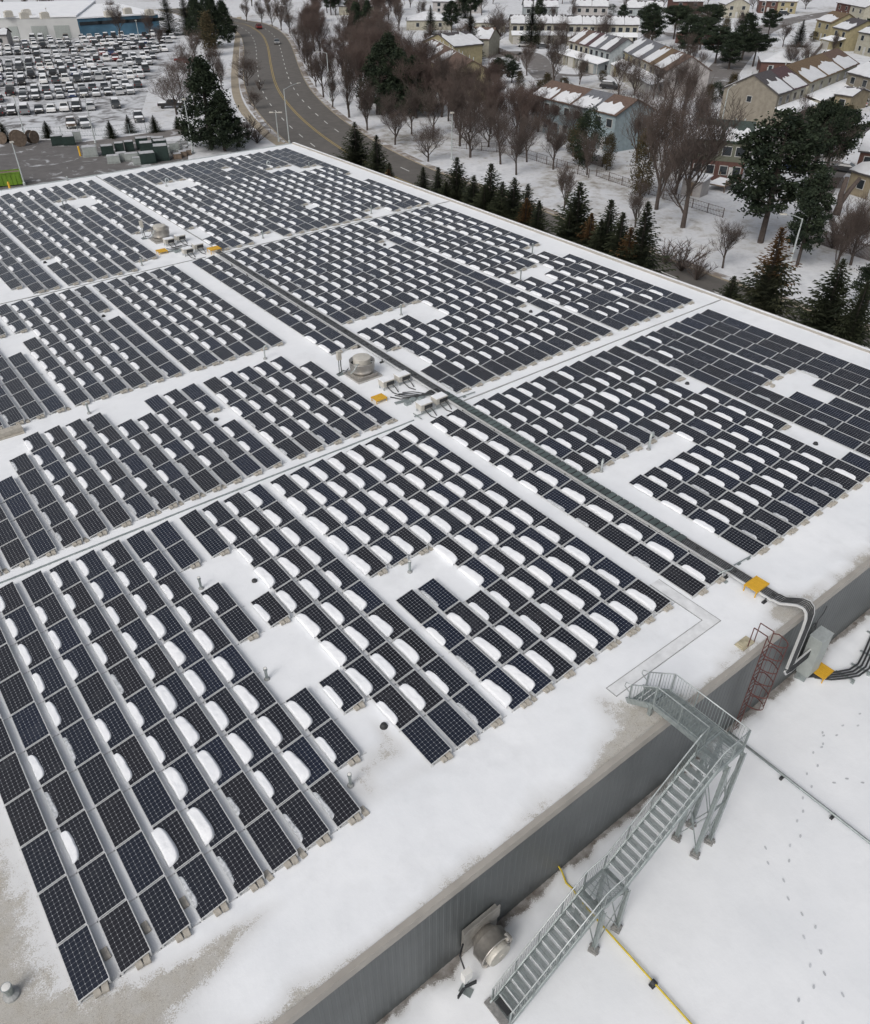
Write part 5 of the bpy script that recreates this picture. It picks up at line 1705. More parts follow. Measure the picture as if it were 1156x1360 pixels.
COLS = [((0.02, 0.02, 0.022), 'black'), ((0.06, 0.065, 0.07), 'charcoal'), ((0.22, 0.23, 0.24), 'grey'), ((0.45, 0.46, 0.47), 'silver'), ((0.75, 0.75, 0.74), 'white'), ((0.16, 0.02, 0.02), 'dark red'), ((0.03, 0.05, 0.12), 'dark blue'), ((0.10, 0.07, 0.05), 'brown')]
CW = [24, 24, 18, 15, 14, 2, 3, 2]
rc = random.Random(5)
def car(loc, ang, label, kind=None, col=None, snow=(True, True), group=None):
    kind = kind or rc.choices(['sedan', 'suv', 'pickup', 'van'], [40, 38, 14, 8])[0]
    ci = col if col is not None else rc.choices(range(len(COLS)), CW)[0]
    t = thing('parked_car' if group else 'car', label.replace('#', COLS[ci][1] + ' ' + {'sedan': 'saloon car', 'suv': 'sport utility car', 'pickup': 'pickup truck', 'van': 'van'}[kind]), 'car' if kind != 'van' else 'van', loc, ang, group)
    for nm, me in CARP[kind]:
        if nm == 'roof_snow' and not snow[0]: continue
        if nm == 'bonnet_snow' and not snow[1]: continue
        o = link(nm, me, t)
        if nm == 'body': o.color = (*COLS[ci][0], 1)
    return t
def rowdir():
    d = ray(4050, -110); d.z = 0
    return d.normalized()
RD = rowdir()
RN = Vector((RD.y, -RD.x, 0))
if RN.dot(CAM - gp(50, 100)) < 0: RN = -RN     # towards the camera
RANG = math.atan2(RN.y, RN.x) + PI / 2          # the car's nose (-Y) faces the camera
rowspec = [(152.5, -60, 168, 0.05), (134.5, -60, 180, 0.10), (126, -60, 186, 0.06), (113.5, -60, 195, 0.04), (105, -60, 199, 0.06), (95, -60, 210, 0.04), (87.5, -60, 214, 0.08), (79, -60, 214, 0.35), (73, -60, 222, 0.10), (66, -60, 228, 0.15), (60.5, -60, 236, 0.10), (56, 30, 236, 0.3)]
for ri, (y0, xa_, xb_, miss) in enumerate(rowspec):
    p = gp(0, y0)
    k0 = int((gp(xa_, y0) - p).dot(RD) / 2.58) - 1
    i = 0
    for k in range(k0, 60):
        q = p + RD * (k * 2.58 + rc.uniform(-0.12, 0.12)) + RN * rc.uniform(-0.3, 0.3)
        w = (q - CAM).dot(FW)
        px = 578 + 1037 * (q - CAM).dot(RT) / w
        if px < -10 or px > xb_: continue
        if rc.random() < miss: continue
        i += 1
        car(q, RANG + (PI if rc.random() < 0.25 else 0) + rc.uniform(-0.03, 0.03), '# in the %s row of the snowy lot, %s from left' % (nth(ri + 1), nth(i)), None, None,
            (rc.random() < 0.88, rc.random() < 0.6), 'parked cars in the snowy lot')
for (x, y, a, k, c, l) in [(113, 168, 0.1, 'pickup', 2, '# parked alone at the lot edge, topped by snow'), (96, 168, 0.0, 'pickup', 7, '# in front of the lot beside the white one'), (185, 160, 0.0, 'pickup', 1, '# standing alone by the lot exit'),
                         (228, 143, 1.4, 'pickup', 0, '# parked under the bare trees right of the lot'), (243, 82, 1.3, 'sedan', 5, '# at the right edge of the lot behind bare trees'), (256, 85, 1.3, 'sedan', 5, '# half hidden behind the bare trees, rightmost by the lot'), (218, 68, 0.1, 'suv', 4, '# at the far right end of the lot')]:
    car(gp(x, y), RANG + a, l, k, c, (True, True))
def along_road(px, py):
    g = gp(px, py)
    i = min(range(len(E_)), key=lambda j: (E_[j] - g).length)
    t = E_[min(i + 1, len(E_) - 1)] - E_[i - 1]
    return g, math.atan2(t.y, t.x)
g, a = along_road(344, 38); car(g, a + PI / 2 + PI, '# driving on the far bend of the road', 'suv', 5, (False, False))
g, a = along_road(368, 58); car(g, a + PI / 2, '# driving on the road beyond the yellow line', 'sedan', 2, (False, False))
for (x, y, a, k, c, l) in [(810, 118, 0.4, 'suv', 0, '# parked on the drive behind the blue houses'), (695, 62, 1.0, 'sedan', 4, '# on the drive in front of the cream row'), (720, 64, 1.0, 'sedan', 1, '# beside the brick garage of the cream row'),
                         (1064, 160, 1.9, 'sedan', 0, '# parked before the beige gabled house'), (1148, 140, 1.9, 'sedan', 3, '# at the right edge beside the double garage'), (1041, 20, 1.2, 'suv', 1, '# parked on the distant street at upper right'),
                         (1100, 75, 1.6, 'suv', 4, '# parked behind the cream houses at upper right'), (1060, 226, 0.6, 'sedan', 6, '# under the leaning pine in the right-hand garden'), (1122, 228, 0.3, 'sedan', 1, '# on the drive at the right picture edge'), (635, 58, 1.2, 'suv', 3, '# on the snowy drive near the yellow row')]:
    car(gp(x, y), a, l, k, c, (True, False))

# ------------------------------------------------------------------ far white and blue building
M['fwall'] = plain('white_metal_wall', (0.50, 0.51, 0.51), 0.6, 0, 0.08, 0.2)
M['blue'] = plain('blue_glass_band', (0.07, 0.15, 0.22), 0.2, 0, 0.25, 0.25)
A = gp(-60, 54.5); Bm = gp(108, 50); Bq = gp(214, 43)
hA = 5.5
t = thing('white_industrial_building', 'long low white building with a blue glazed front behind the car lot', 'building', A)
def wallbox(b, p, q, depth, z0, z1, o, inset=0.0):
    d = (q - p); d.z = 0; L = d.length; d.normalize()
    n = Vector((-d.y, d.x, 0))
    if n.dot(CAM - p) > 0: n = -n
    P = [p + n * inset, q + n * inset, q + n * depth, p + n * depth]
    vs = [(v.x - o.x, v.y - o.y, z0 - o.z) for v in P] + [(v.x - o.x, v.y - o.y, z1 - o.z) for v in P]
    b.add(vs, [(3, 2, 1, 0), (4, 5, 6, 7), (0, 1, 5, 4), (1, 2, 6, 5), (2, 3, 7, 6), (3, 0, 4, 7)])
b = MB(); wallbox(b, A, Bm, 62, GZ, GZ + 6.2, A); b.build('wall', M['fwall'], t, False, None, True)
b = MB(); wallbox(b, Bm, Bq, 50, GZ, GZ + 5.6, A, 0.05); b.build('wall', M['blue'], t, False, None, True)
b = MB(); wallbox(b, A, Bm, 62.4, GZ + 6.2, GZ + 6.6, A, -0.3); wallbox(b, Bm, Bq, 50.4, GZ + 5.6, GZ + 6.0, A, -0.4); b.build('roof', M['snow'], t, False, None, True)
dd_ = (Bq - Bm).normalized()
for k in range(9):
    p = Bm + (Bq - Bm) * (k / 9.0)
    b = MB(); wallbox(b, p + dd_ * 0.5, p + dd_ * 5.0, 0.2, GZ + 3.6, GZ + 4.6, A, -0.12); b.build('window', M['glass'], t, False, None, True)
for (f, w_) in ((0.62, 5), (0.80, 5), (0.44, 3)):
    p = A.lerp(Bm, f); d = (Bm - A).normalized()
    b = MB(); wallbox(b, p, p + d * w_, 0.2, GZ, GZ + 3.8, A, -0.1); b.build('loading_door', M['grey'], t, False, None, True)
for k, (x, y) in enumerate([(12, 22), (33, 24), (36, 20), (145, 22), (170, 18), (199, 20), (60, 24)]):
    p = gp(x, y, GZ + 6.6); b = MB(); b.box((0, 0, 0.8), (2.6, 2.0, 1.5)); b.box((0.2, 0, 1.65), (1.8, 1.6, 0.25)); b.box((0, 0, 0.04), (3.0, 2.4, 0.12))
    o = b.build('rooftop_unit', M['box']); o.location = p
    tag(o, 'small rooftop unit on the far white building, %s from the left' % nth([0, 1, 2, 4, 5, 6, 3][k] + 1), 'rooftop unit', 'rooftop units on the far building')

# ------------------------------------------------------------------ equipment yard
M['dgreen'] = plain('dark_green_cabinet', (0.018, 0.035, 0.03), 0.5, 0, 0.2, 2)
M['lime'] = plain('lime_green_paint', (0.13, 0.24, 0.02), 0.5, 0, 0.2, 0.8)
M['rs2'] = plain('thin_grey_snow', (0.42, 0.43, 0.45), 0.7, 0, 0.2, 2)
M['wood'] = plain('weathered_wood', (0.17, 0.13, 0.10), 0.9, 0, 0.3, 2)
def crate(x, y, w, d, h, mat, label, rz=0.5, nm='transformer_cabinet', cat='cabinet'):
    w, d, h = w * 0.85, d * 0.85, h * 0.78
    t = thing(nm, label, cat, gp(x, y), rz, 'cabinets and crates in the equipment yard')
    b = MB(); b.box((0, 0, h / 2 + 0.1), (w, d, h - 0.1)); b.box((0, 0, 0.06), (w + 0.1, d + 0.1, 0.12)); b.box((0, 0, h + 0.07), (w + 0.08, d + 0.08, 0.05)); b.build('cabinet_body', mat, t)
    b = MB(); b.box((0, 0, h + 0.13), (w * 0.92, d * 0.92, 0.08)); b.build('snow_cap', M['rs2'], t)
    b = MB(); b.box((-w * 0.24, -d / 2 - 0.02, h * 0.55), (w * 0.42, 0.03, h * 0.75)); b.box((w * 0.24, -d / 2 - 0.02, h * 0.55), (w * 0.42, 0.03, h * 0.75)); b.build('door', mat, t)
AN = RANG
for i, (x, y, w, d, h) in enumerate([(78, 192, 2.6, 1.8, 1.9), (93, 192, 2.4, 1.8, 1.8), (144, 205, 2.4, 1.7, 1.8), (160, 202, 1.8, 1.5, 1.9), (173, 200, 1.8, 1.5, 1.9), (190, 197, 2.4, 1.8, 2.2), (196, 202, 2.6, 2.0, 2.0), (211, 194, 2.6, 1.6, 1.8), (214, 199, 2.6, 1.8, 2.0), (197, 216, 3.0, 2.2, 2.0), (216, 212, 2.8, 2.4, 2.9)]):
    crate(x, y, w, d, h, M['dgreen'], 'dark green cabinet in the yard behind the roof, %s from left' % nth(i + 1), AN + rc.uniform(-.08, .08))
for i, (x, y, w, d, h) in enumerate([(104, 187, 1.6, 1.6, 2.0), (121, 207, 2.8, 2.0, 1.9), (152, 216, 2.4, 1.4, 1.4), (163, 213, 2.0, 1.4, 1.5), (176, 213, 2.6, 1.2, 1.4), (184, 218, 1.8, 1.2, 1.3), (231, 200, 2.2, 1.8, 1.6), (222, 204, 1.4, 1.2, 1.4)]):
    crate(x, y, w, d, h, M['grey'], 'grey snow-topped cabinet in the yard, %s from left' % nth(i + 1), AN + rc.uniform(-.15, .15))
for i, (x, y) in enumerate([(236, 210), (243, 207), (249, 205)]):
    crate(x, y, 1.6, 1.4, 0.9, M['wood'], 'low stack of tan pallets in the yard, %s from left' % nth(i + 1), AN, 'pallet_stack', 'pallets')
for i, (x, y, s) in enumerate([(4, 190, 0.9), (27, 194, 1.35), (45, 190, 1.1)]):
    t = thing('cable_reel', 'wooden cable reel in the yard at far left, %s from left' % nth(i + 1), 'cable reel', gp(x, y), AN + 0.4 * i, 'cable reels in the yard')
    for sy in (-0.55, 0.55):
        b = MB(); b.tube([(0, sy - 0.05, s), (0, sy + 0.05, s)], s, 20); b.build('flange', M['wood'], t)
    b = MB(); b.tube([(0, -0.5, s), (0, 0.5, s)], s * 0.6, 14); b.build('drum', M['dark'], t)
g = gp(6, 246)
t = thing('skip_container', 'lime green open skip container at the left edge behind the roof', 'skip', g, AN + 0.05)
t.scale = (0.85, 0.85, 0.85)
b = MB()
for (x0, x1, y0, y1) in ((-3.2, 3.2, -1.2, -1.1), (-3.2, 3.2, 1.1, 1.2), (-3.2, -3.1, -1.1, 1.1), (3.1, 3.2, -1.1, 1.1)):
    b.bx(x0, x1, y0, y1, 0.2, 2.3)
b.bx(-3.15, 3.15, -1.15, 1.15, 0.15, 0.25)
for k in range(9): b.bx(-3.1 + k * 0.75, -3.0 + k * 0.75, -1.28, -1.2, 0.25, 2.25)
b.bx(-3.25, 3.25, -1.3, -1.2, 2.2, 2.35); b.build('container_body', M['lime'], t)
b = MB(); b.box((0, 0, 1.45), (6.15, 2.15, 1.35)); b.build('load', M['wood'], t)
for i, (x, y) in enumerate([(107, 207), (15, 256)]):
    g = gp(x, y)
    b = MB(); b.tube([(0, 0, 0), (0, 0, 1.5)], 0.16, 10); b.lathe((0, 0, 0), [(0.16, 1.5), (0.1, 1.6), (0.02, 1.62)], 10)
    o = b.build('bollard', M['yellow']); o.location = g
    tag(o, ('yellow bollard beside the grey cabinet in the yard', 'yellow bollard in front of the green skip')[i], 'bollard')
# fences
def fence(pts, h, mat, label, step=2.5, solid=False, name='wire_fence'):
    P = [gp(x, y) for x, y in pts]
    t = thing(name, label, 'fence', P[0])
    o = P[0]
    b, r = MB(), MB()
    for p, q in zip(P[:-1], P[1:]):
        L = (q - p).length
        n = max(1, int(L / step))
        for k in range(n + 1):
            c = p.lerp(q, k / n) - o
            b.bar(c, c + Vector((0, 0, h)), 0.09)
        if solid:
            m = int(L / 0.16)
            for k in range(m):
                c = p.lerp(q, (k + 0.5) / m) - o
                e = (q - p).normalized() * 0.065
                hh = h * (1 + 0.02 * ((k * 7) % 5 - 2))
                r.add([c - e, c + e, c + e + Vector((0, 0, hh)), c - e + Vector((0, 0, hh))], [(0, 1, 2, 3)])
        else:
            for z in (0.1, h * 0.5, h - 0.05):
                r.bar(p - o + Vector((0, 0, z)), q - o + Vector((0, 0, z)), 0.04)
            m = int(L / 0.5)
            for k in range(m):
                c = p.lerp(q, k / m) - o; e = p.lerp(q, (k + 1) / m) - o
                r.bar(c, e + Vector((0, 0, h)), 0.014); r.bar(c + Vector((0, 0, h)), e, 0.014)
    b.build('fence_posts', mat, t)['kind'] = 'stuff'
    r.build('fence_panel', mat, t)
M['fwood'] = plain('brown_fence_boards', (0.095, 0.075, 0.065), 0.9, 0, 0.3, 1)
fence([(600, 196), (660, 202), (700, 210), (782, 236)], 1.4, M['fwood'], 'low brown fence left of the gap behind the park strip', 2.4)
fence([(792, 234), (844, 252), (900, 270), (960, 289)], 1.3, M['fwood'], 'low wire fence behind the big bare trees', 2.4)
fence([(1070, 318), (1112, 332), (1160, 348)], 1.8, M['fwood'], 'solid dark board fence at the right edge', 2.4, True, 'board_fence')
fence([(1112, 332), (1100, 290), (1085, 250)], 1.5, M['fwood'], 'weathered board fence running back between the right-hand gardens', 2.4, True, 'board_fence')
fence([(1084, 250), (1122, 250)], 1.6, M['fwood'], 'short board fence below the drive at the right', 2.4, True, 'board_fence')
fence([(-20, 186), (60, 182), (150, 180), (195, 176)], 1.8, M['galv'], 'wire fence between the car lot and the yard', 3)
fence([(225, 212), (258, 188)], 1.8, M['galv'], 'wire fence beside the pallets near the big pine', 3)

fence([(760, 208), (800, 222), (816, 200)], 1.6, M['fwood'], 'board fence behind the blue terraced houses', 2.4, True, 'board_fence')
fence([(880, 245), (905, 205), (925, 190)], 1.6, M['fwood'], 'board fence left of the garden shed', 2.4, True, 'board_fence')
fence([(690, 172), (712, 158)], 1.6, M['fwood'], 'short board fence at the left end of the blue houses', 2.4, True, 'board_fence')
fence([(955, 128), (985, 150), (1030, 160)], 1.6, M['fwood'], 'board fence below the big beige gable', 2.4, True, 'board_fence')
fence([(830, 100), (880, 128), (945, 122)], 1.8, M['fwood'], 'brown board fence below the sloping terraced houses', 2.4, True, 'board_fence')
fence([(600, 64), (650, 66), (690, 82)], 1.6, M['fwood'], 'board fence behind the yellow terraced houses', 2.4, True, 'board_fence')
fence([(1070, 88), (1095, 60), (1150, 66)], 1.6, M['fwood'], 'board fence behind the cream houses at upper right', 2.4, True, 'board_fence')
# lamp posts
def lamp(px, py, ytop, label, kind='cobra', arm=(1, 0), alen=2.4, base=None):
    g = base if base is not None else gp(px, py)
    h = ht(g, ytop)
    t = thing('street_lamp', label, 'street lamp', g, 0, 'tall lamp posts')
    b = MB(); b.tube([(0, 0, 0), (0, 0, h * 0.5), (0, 0, h)], [0.13, 0.10, 0.07], 8); b.lathe((0, 0, 0), [(0.22, 0), (0.2, 0.4), (0.13, 0.5)], 8); b.build('pole', M['galv_l'], t)
    a = Vector((arm[0], arm[1], 0)).normalized()
    if kind == 'cobra':
        b = MB(); P = [Vector((0, 0, h - 0.1)) + a * (alen * i / 6) + Vector((0, 0, 0.55 * math.sin(PI / 2 * i / 6))) for i in range(7)]; b.tube(P, 0.045, 6); b.build('arm', M['galv_l'], t)
        b = MB(); e = P[-1]; b.bar(e - a * 0.1, e + a * 0.65, 0.30, 0.14); b.build('lamp_head', M['box'], t)
    elif kind == 'double':
        for s in (-1, 1):
            b = MB(); b.bar(Vector((0, 0, h)), Vector((0, 0, h)) + a * (s * 0.5), 0.06); b.bar(Vector((0, 0, h + 0.02)) + a * (s * 0.45), Vector((0, 0, h + 0.02)) + a * (s * 1.15), 0.4, 0.16); b.build('lamp_head', M['box'], t)
    else:
        b = MB(); b.box((0, 0, h + 0.05), (0.5, 0.5, 0.2)); b.build('lamp_head', M['box'], t)
    return t
lamp(257, 203, 132, 'tall thin lamp post in front of the big dark pine', 'flood')
lamp(370.6, 188, 149, 'short double-headed lamp post just behind the roof corner', 'double', (1, -0.8))
lamp(384.6, 190, 118, 'street lamp with long arm reaching over the road near the roof corner', 'cobra', (0.85, 0.25), 3.6)
lamp(438.7, 134, 70, 'street lamp among the bare trees on the far side of the bend', 'cobra', (-0.9, -0.3), 2.5)
lamp(385, 43, 8, 'far street lamp arching over the road bend', 'cobra', (-1, -0.2), 3)
lamp(33, 246, 189, 'lamp post in the yard behind the green skip', 'flood')
lamp(32, 176, 128, 'lamp post at the left front of the car lot', 'flood')
lamp(127, 190, 126, 'lamp post at the front middle of the car lot', 'flood')
lamp(70, 48, 11, 'far lamp post before the white building', 'flood')
lamp(37, 101, 66, 'lamp post in the middle of the car lot', 'flood')
lamp(186, 56, 27, 'far lamp post before the blue glazed wall', 'flood')
lamp(600, 212, 150, 'grey lamp post on the park strip beside the road', 'flood')
lamp(950, 206, 118, 'street lamp with curved arm behind the green and brick house', 'cobra', (0.9, 0.1), 1.6)
g = gp(1047, 360)
lamp(0, 0, 290, 'street lamp just left of the browned spruce top', 'cobra', (-0.7, 0.6), 2.0, g)
lamp(1055, 60, 30, 'slender lamp post on the distant street at upper right', 'flood')
lamp(1012, 28, 2, 'slender far lamp post at the top right', 'flood')

# ------------------------------------------------------------------ houses
M['rsnow'] = plain('roof_snow_grey', (0.60, 0.615, 0.64), 0.7, 0, 0.08, 0.8)
RC = {'brown': (0.12, 0.085, 0.07), 'dark': (0.075, 0.07, 0.075), 'grey': (0.13, 0.135, 0.15), 'tan': (0.135, 0.098, 0.065), 'green': (0.05, 0.065, 0.06), 'plum': (0.085, 0.055, 0.06)}
WC = {'blue': (0.26, 0.32, 0.345), 'yellow': (0.30, 0.265, 0.165), 'cream': (0.36, 0.345, 0.285), 'beige': (0.22, 0.20, 0.165), 'white': (0.38, 0.365, 0.36), 'pale': (0.30, 0.33, 0.34), 'brick': (0.105, 0.058, 0.05), 'sage': (0.125, 0.13, 0.10), 'stone': (0.24, 0.205, 0.145)}
def brick_like(name, c, sc=1.0):
    m = N(name, 0.85, 0, 0.2)
    v = m.obj()
    w = m.n('ShaderNodeTexWave', bands_direction='Z', i={'Scale': 2.2 * sc, 'Distortion': 0.3, 'Detail': 2})
    m.L(v, w.inputs['Vector'])
    c1 = m.ramp(m.noise(v, 1.2, 5), [(0.3, tuple(x * 0.82 for x in c)), (0.7, tuple(x * 1.15 for x in c))])
    m.col(m.mix(m.math('MULTIPLY', w.outputs['Fac'], 0.18), c1, tuple(x * 0.55 for x in c)))
    return m.mat
for k, c in WC.items(): M['w_' + k] = brick_like(k + '_siding', c)
def shingle(name, c):
    m = N(name, 0.9, 0, 0.2)
    v = m.obj()
    m.col(m.ramp(m.noise(v, 2.5, 6, 0.7), [(0.3, tuple(x * 0.75 for x in c)), (0.7, tuple(x * 1.3 for x in c))]))
    return m.mat
for k, c in RC.items(): M['r_' + k] = shingle(k + '_shingles', c)
M['trim'] = plain('white_trim', (0.40, 0.40, 0.39), 0.6)
M['garage'] = plain('garage_door_paint', (0.42, 0.41, 0.38), 0.6, 0, 0.08, 1)

def house(origin, ux, w, d, h, rh, wall, roof, label, snow='patch', upper=None, porch=False, garage=False, ends=(False, False), group=None, wins=2, hip=False, ridge='x', seed=0, cat='house', chim=False, storeys=2, backside=False):
    """gabled house. origin: front left ground corner seen from the street side; ux: unit vector along the front; the house stretches w along ux and d back"""
    r = random.Random(seed)
    ang = math.atan2(ux.y, ux.x)
    t = thing('house', label, cat, origin, ang, group)
    # local frame: x along the front, y to the back
    b = MB()
    if ridge == 'x':
        prof = [(0, 0), (d, 0), (d, h), (d / 2, h + rh), (0, h)]
        vs = [(0.0, p[0], p[1]) for p in prof] + [(w, p[0], p[1]) for p in prof]
    else:
        prof = [(0, 0), (w, 0), (w, h), (w / 2, h + rh), (0, h)]
        vs = [(p[0], 0.0, p[1]) for p in prof] + [(p[0], d, p[1]) for p in prof]
    n = 5
    if hip:
        b.bx(0, w, 0, d, 0, h)
    else:
        b.add(vs, [(0, 4, 3, 2, 1), (5, 6, 7, 8, 9)] + [(i, (i + 1) % 5, 5 + (i + 1) % 5, 5 + i) for i in range(5) if i not in (2, 3)])
    b.build('wall', M['w_' + wall], t, False, None, True)
    if upper:      # cladding band of the upper storey, slightly proud
        b = MB(); e = 0.04; z0 = h * 0.5
        b.bx(-e, w + e, -e, 0.0, z0, h - 0.02); b.bx(-e, w + e, d, d + e, z0, h - 0.02); b.bx(-e, 0.0, 0, d, z0, h - 0.02); b.bx(w, w + e, 0, d, z0, h - 0.02)
        b.build('upper_cladding', M['w_' + upper], t)
    ov, th = 0.35, 0.16
    b = MB(); s = MB(); s2 = MB()
    def slope(bb, p0, p1, p2, p3, up, thick):
        P = [Vector(q) for q in (p0, p1, p2, p3)]
        nrm = (P[1] - P[0]).cross(P[3] - P[0]).normalized()
        if nrm.z < 0: nrm = -nrm
        lo = [q + nrm * up for q in P]; hi = [q + nrm * (up + thick) for q in P]
        bb.add(lo + hi, [(3, 2, 1, 0), (4, 5, 6, 7), (0, 1, 5, 4), (1, 2, 6, 5), (2, 3, 7, 6), (3, 0, 4, 7)])
    def patch(p0, p1, p2, p3, f0, f1, g0, g1, s=s):
        """snow covering part of a slope; p0-p1 eave, p3-p2 ridge; jagged upper edge"""
        P = [Vector(q) for q in (p0, p1, p2, p3)]
        nrm = (P[1] - P[0]).cross(P[3] - P[0]).normalized()
        if nrm.z < 0: nrm = -nrm
        m = 10
        lowv, topv = [], []
        for i in range(m + 1):
            f = f0 + (f1 - f0) * i / m
            a_, c_ = P[0].lerp(P[1], f), P[3].lerp(P[2], f)
            lowv.append(a_.lerp(c_, g0 + r.uniform(0, 0.03)))
            topv.append(a_.lerp(c_, min(0.98, g1 * r.uniform(0.72, 1.05)) if 0 < i < m else g1 * 0.75))
        o_ = nrm * (th + 0.01); o2 = nrm * (th + 0.09)
        vs_ = [q + o_ for q in lowv] + [q + o_ for q in topv] + [q + o2 for q in lowv] + [q + o2 for q in topv]
        k = m + 1
        fs_ = []
        for i in range(m):
            fs_ += [(2 * k + i, 2 * k + i + 1, 3 * k + i + 1, 3 * k + i), (i, i + 1, 2 * k + i + 1, 2 * k + i), (k + i + 1, k + i, 3 * k + i, 3 * k + i + 1)]
        fs_ += [(0, 2 * k, 3 * k, k), (m, k + m, 3 * k + m, 2 * k + m)]
        s.add(vs_, fs_)
    if hip:
        q = min(w, d) / 2
        if w >= d: R1_, R2_ = (q, d / 2, h + rh), (w - q, d / 2, h + rh)
        else: R1_, R2_ = (w / 2, q, h + rh), (w / 2, d - q, h + rh)
        c4 = [(-ov, -ov, h - 0.05), (w + ov, -ov, h - 0.05), (w + ov, d + ov, h - 0.05), (-ov, d + ov, h - 0.05)]
        vs = c4 + [R1_, R2_]
        if w >= d: fs = [(0, 1, 5, 4), (1, 2, 5), (2, 3, 4, 5), (3, 0, 4), (3, 2, 1, 0)]
        else: fs = [(0, 1, 4), (1, 2, 5, 4), (2, 3, 5), (3, 0, 4, 5), (3, 2, 1, 0)]
        b.add(vs, fs)
        s.add([(p[0] * 0.97 + 0.03 * w / 2, p[1] * 0.97 + 0.03 * d / 2, p[2] + 0.10) for p in vs], fs)
    else:
        k = rh / ((d if ridge == 'x' else w) / 2)
        if ridge == 'x':
            xl = -ov if ends[0] or True else 0
            F = [(0 - (ov if ends[0] else 0.0), -ov, h - ov * k), (w + (ov if ends[1] else 0.0), -ov, h - ov * k), (w + (ov if ends[1] else 0.0), d / 2, h + rh), (0 - (ov if ends[0] else 0.0), d / 2, h + rh)]
            G = [(F[0][0], d + ov, h - ov * k), (F[1][0], d + ov, h - ov * k), F[2], F[3]]
        else:
            F = [(-ov, -ov, h - ov * k), (-ov, d + ov, h - ov * k), (w / 2, d + ov, h + rh), (w / 2, -ov, h + rh)]
            G = [(w + ov, -ov, h - ov * k), (w + ov, d + ov, h - ov * k), (w / 2, d + ov, h + rh), (w / 2, -ov, h + rh)]
        slope(b, *F, 0.0, th); slope(b, *G, 0.0, th)
        if snow == 'full':
            patch(*F, 0.01, 0.99, 0.01, 0.99); patch(*G, 0.01, 0.99, 0.01, 0.99, s2)
        elif snow == 'patch':
            patch(*F, 0.03, 0.90, 0.02, 0.66); patch(*G, 0.05, 0.7, 0.05, 0.55, s2)
        elif snow == 'stripe':
            patch(*F, 0.05, 0.62, 0.02, 0.95); patch(*G, 0.1, 0.5, 0.05, 0.8, s2)
    ro = b.build('roof', M['r_' + roof], t, False, None, True)
    if s.v: s.build('roof_snow', M['rsnow'], t, False, None, True)
    if s2.v: s2.build('roof_snow', M['rsnow'], t, False, None, True)
    b = MB()
    for i in range(2):
        x, y = w * (0.3 + 0.35 * i), d * 0.62
        b.tube([(x, y, h + rh * 0.5), (x, y, h + rh + 0.25)], 0.11, 6)
    b.build('roof_vent', M['galv_l'], ro)
    if chim:
        b = MB(); b.box((w * 0.5, d * 0.5, h + rh + 0.2), (0.7, 0.6, 1.3)); b.build('chimney', M['w_brick'], ro)
    def win(x, z, ww, hh, side):
        b = MB(); f = MB(); e = 0.05 if upper else 0.02
        if side == 'front':
            f.bx(x - ww / 2 - 0.09, x + ww / 2 + 0.09, -e - 0.05, -e, z - hh / 2 - 0.09, z + hh / 2 + 0.09); b.bx(x - ww / 2, x + ww / 2, -e - 0.065, -e - 0.05, z - hh / 2, z + hh / 2)
        elif side == 'back':
            f.bx(x - ww / 2 - 0.09, x + ww / 2 + 0.09, d + e, d + e + 0.05, z - hh / 2 - 0.09, z + hh / 2 + 0.09); b.bx(x - ww / 2, x + ww / 2, d + e + 0.05, d + e + 0.065, z - hh / 2, z + hh / 2)
        elif side == 'left':
            f.bx(-e - 0.05, -e, x - ww / 2 - 0.09, x + ww / 2 + 0.09, z - hh / 2 - 0.09, z + hh / 2 + 0.09); b.bx(-e - 0.065, -e - 0.05, x - ww / 2, x + ww / 2, z - hh / 2, z + hh / 2)
        else:
            f.bx(w + e, w + e + 0.05, x - ww / 2 - 0.09, x + ww / 2 + 0.09, z - hh / 2 - 0.09, z + hh / 2 + 0.09); b.bx(w + e + 0.05, w + e + 0.065, x - ww / 2, x + ww / 2, z - hh / 2, z + hh / 2)
        o = f.build('window', M['trim'], t)
        b.build('pane', M['glass'], o)
    for i in range(wins):
        x = w * (i + 0.5) / wins
        if storeys == 2: win(x, h * 0.76, 1.3, 1.25, 'front'); win(x, h * 0.76, 1.3, 1.2, 'back')
        if not garage or i == wins - 1: win(x, h * 0.28 if storeys == 2 else h * 0.55, 1.1, 1.2, 'front')
    if ends[1] and storeys == 2 and seed % 2: win(d * 0.5, h * 0.76, 0.9, 1.0, 'right')
    if ends[0] and storeys == 2 and seed % 2 == 0: win(d * 0.5, h * 0.76, 0.9, 1.0, 'left')
    if garage:
        b = MB(); b.bx(0.1, w * 0.62, -3.2, -0.06, 0, 2.6); b.build('garage', M['w_' + wall], t)
        b = MB(); b.add([(-0.1, -3.5, 2.55), (w * 0.97, -3.5, 2.55), (w * 0.97, -0.06, 3.35), (-0.1, -0.06, 3.35), (-0.1, -3.5, 2.72), (w * 0.97, -3.5, 2.72), (w * 0.97, -0.06, 3.52), (-0.1, -0.06, 3.52)],
                        [(3, 2, 1, 0), (4, 5, 6, 7), (0, 1, 5, 4), (1, 2, 6, 5), (3, 0, 4, 7)])
        b.build('porch_roof', M['snow'], t)
        b = MB(); b.bx(0.4, w * 0.55, -3.26, -3.2, 0.05, 2.2); b.build('garage_door', M['garage'], t)
        b = MB(); b.bx(w * 0.9, w * 0.93, -3.4, -3.3, 0, 2.6); b.build('porch_post', M['trim'], t)
    else:
        b = MB(); b.bx(w * 0.45, w * 0.45 + 0.95, -0.07, -0.05 if upper is None else -0.045, 0.1, 2.15); b.build('door', M['w_brick' if wall != 'brick' else 'w_cream'] if False else M['trim'], t)
    return t

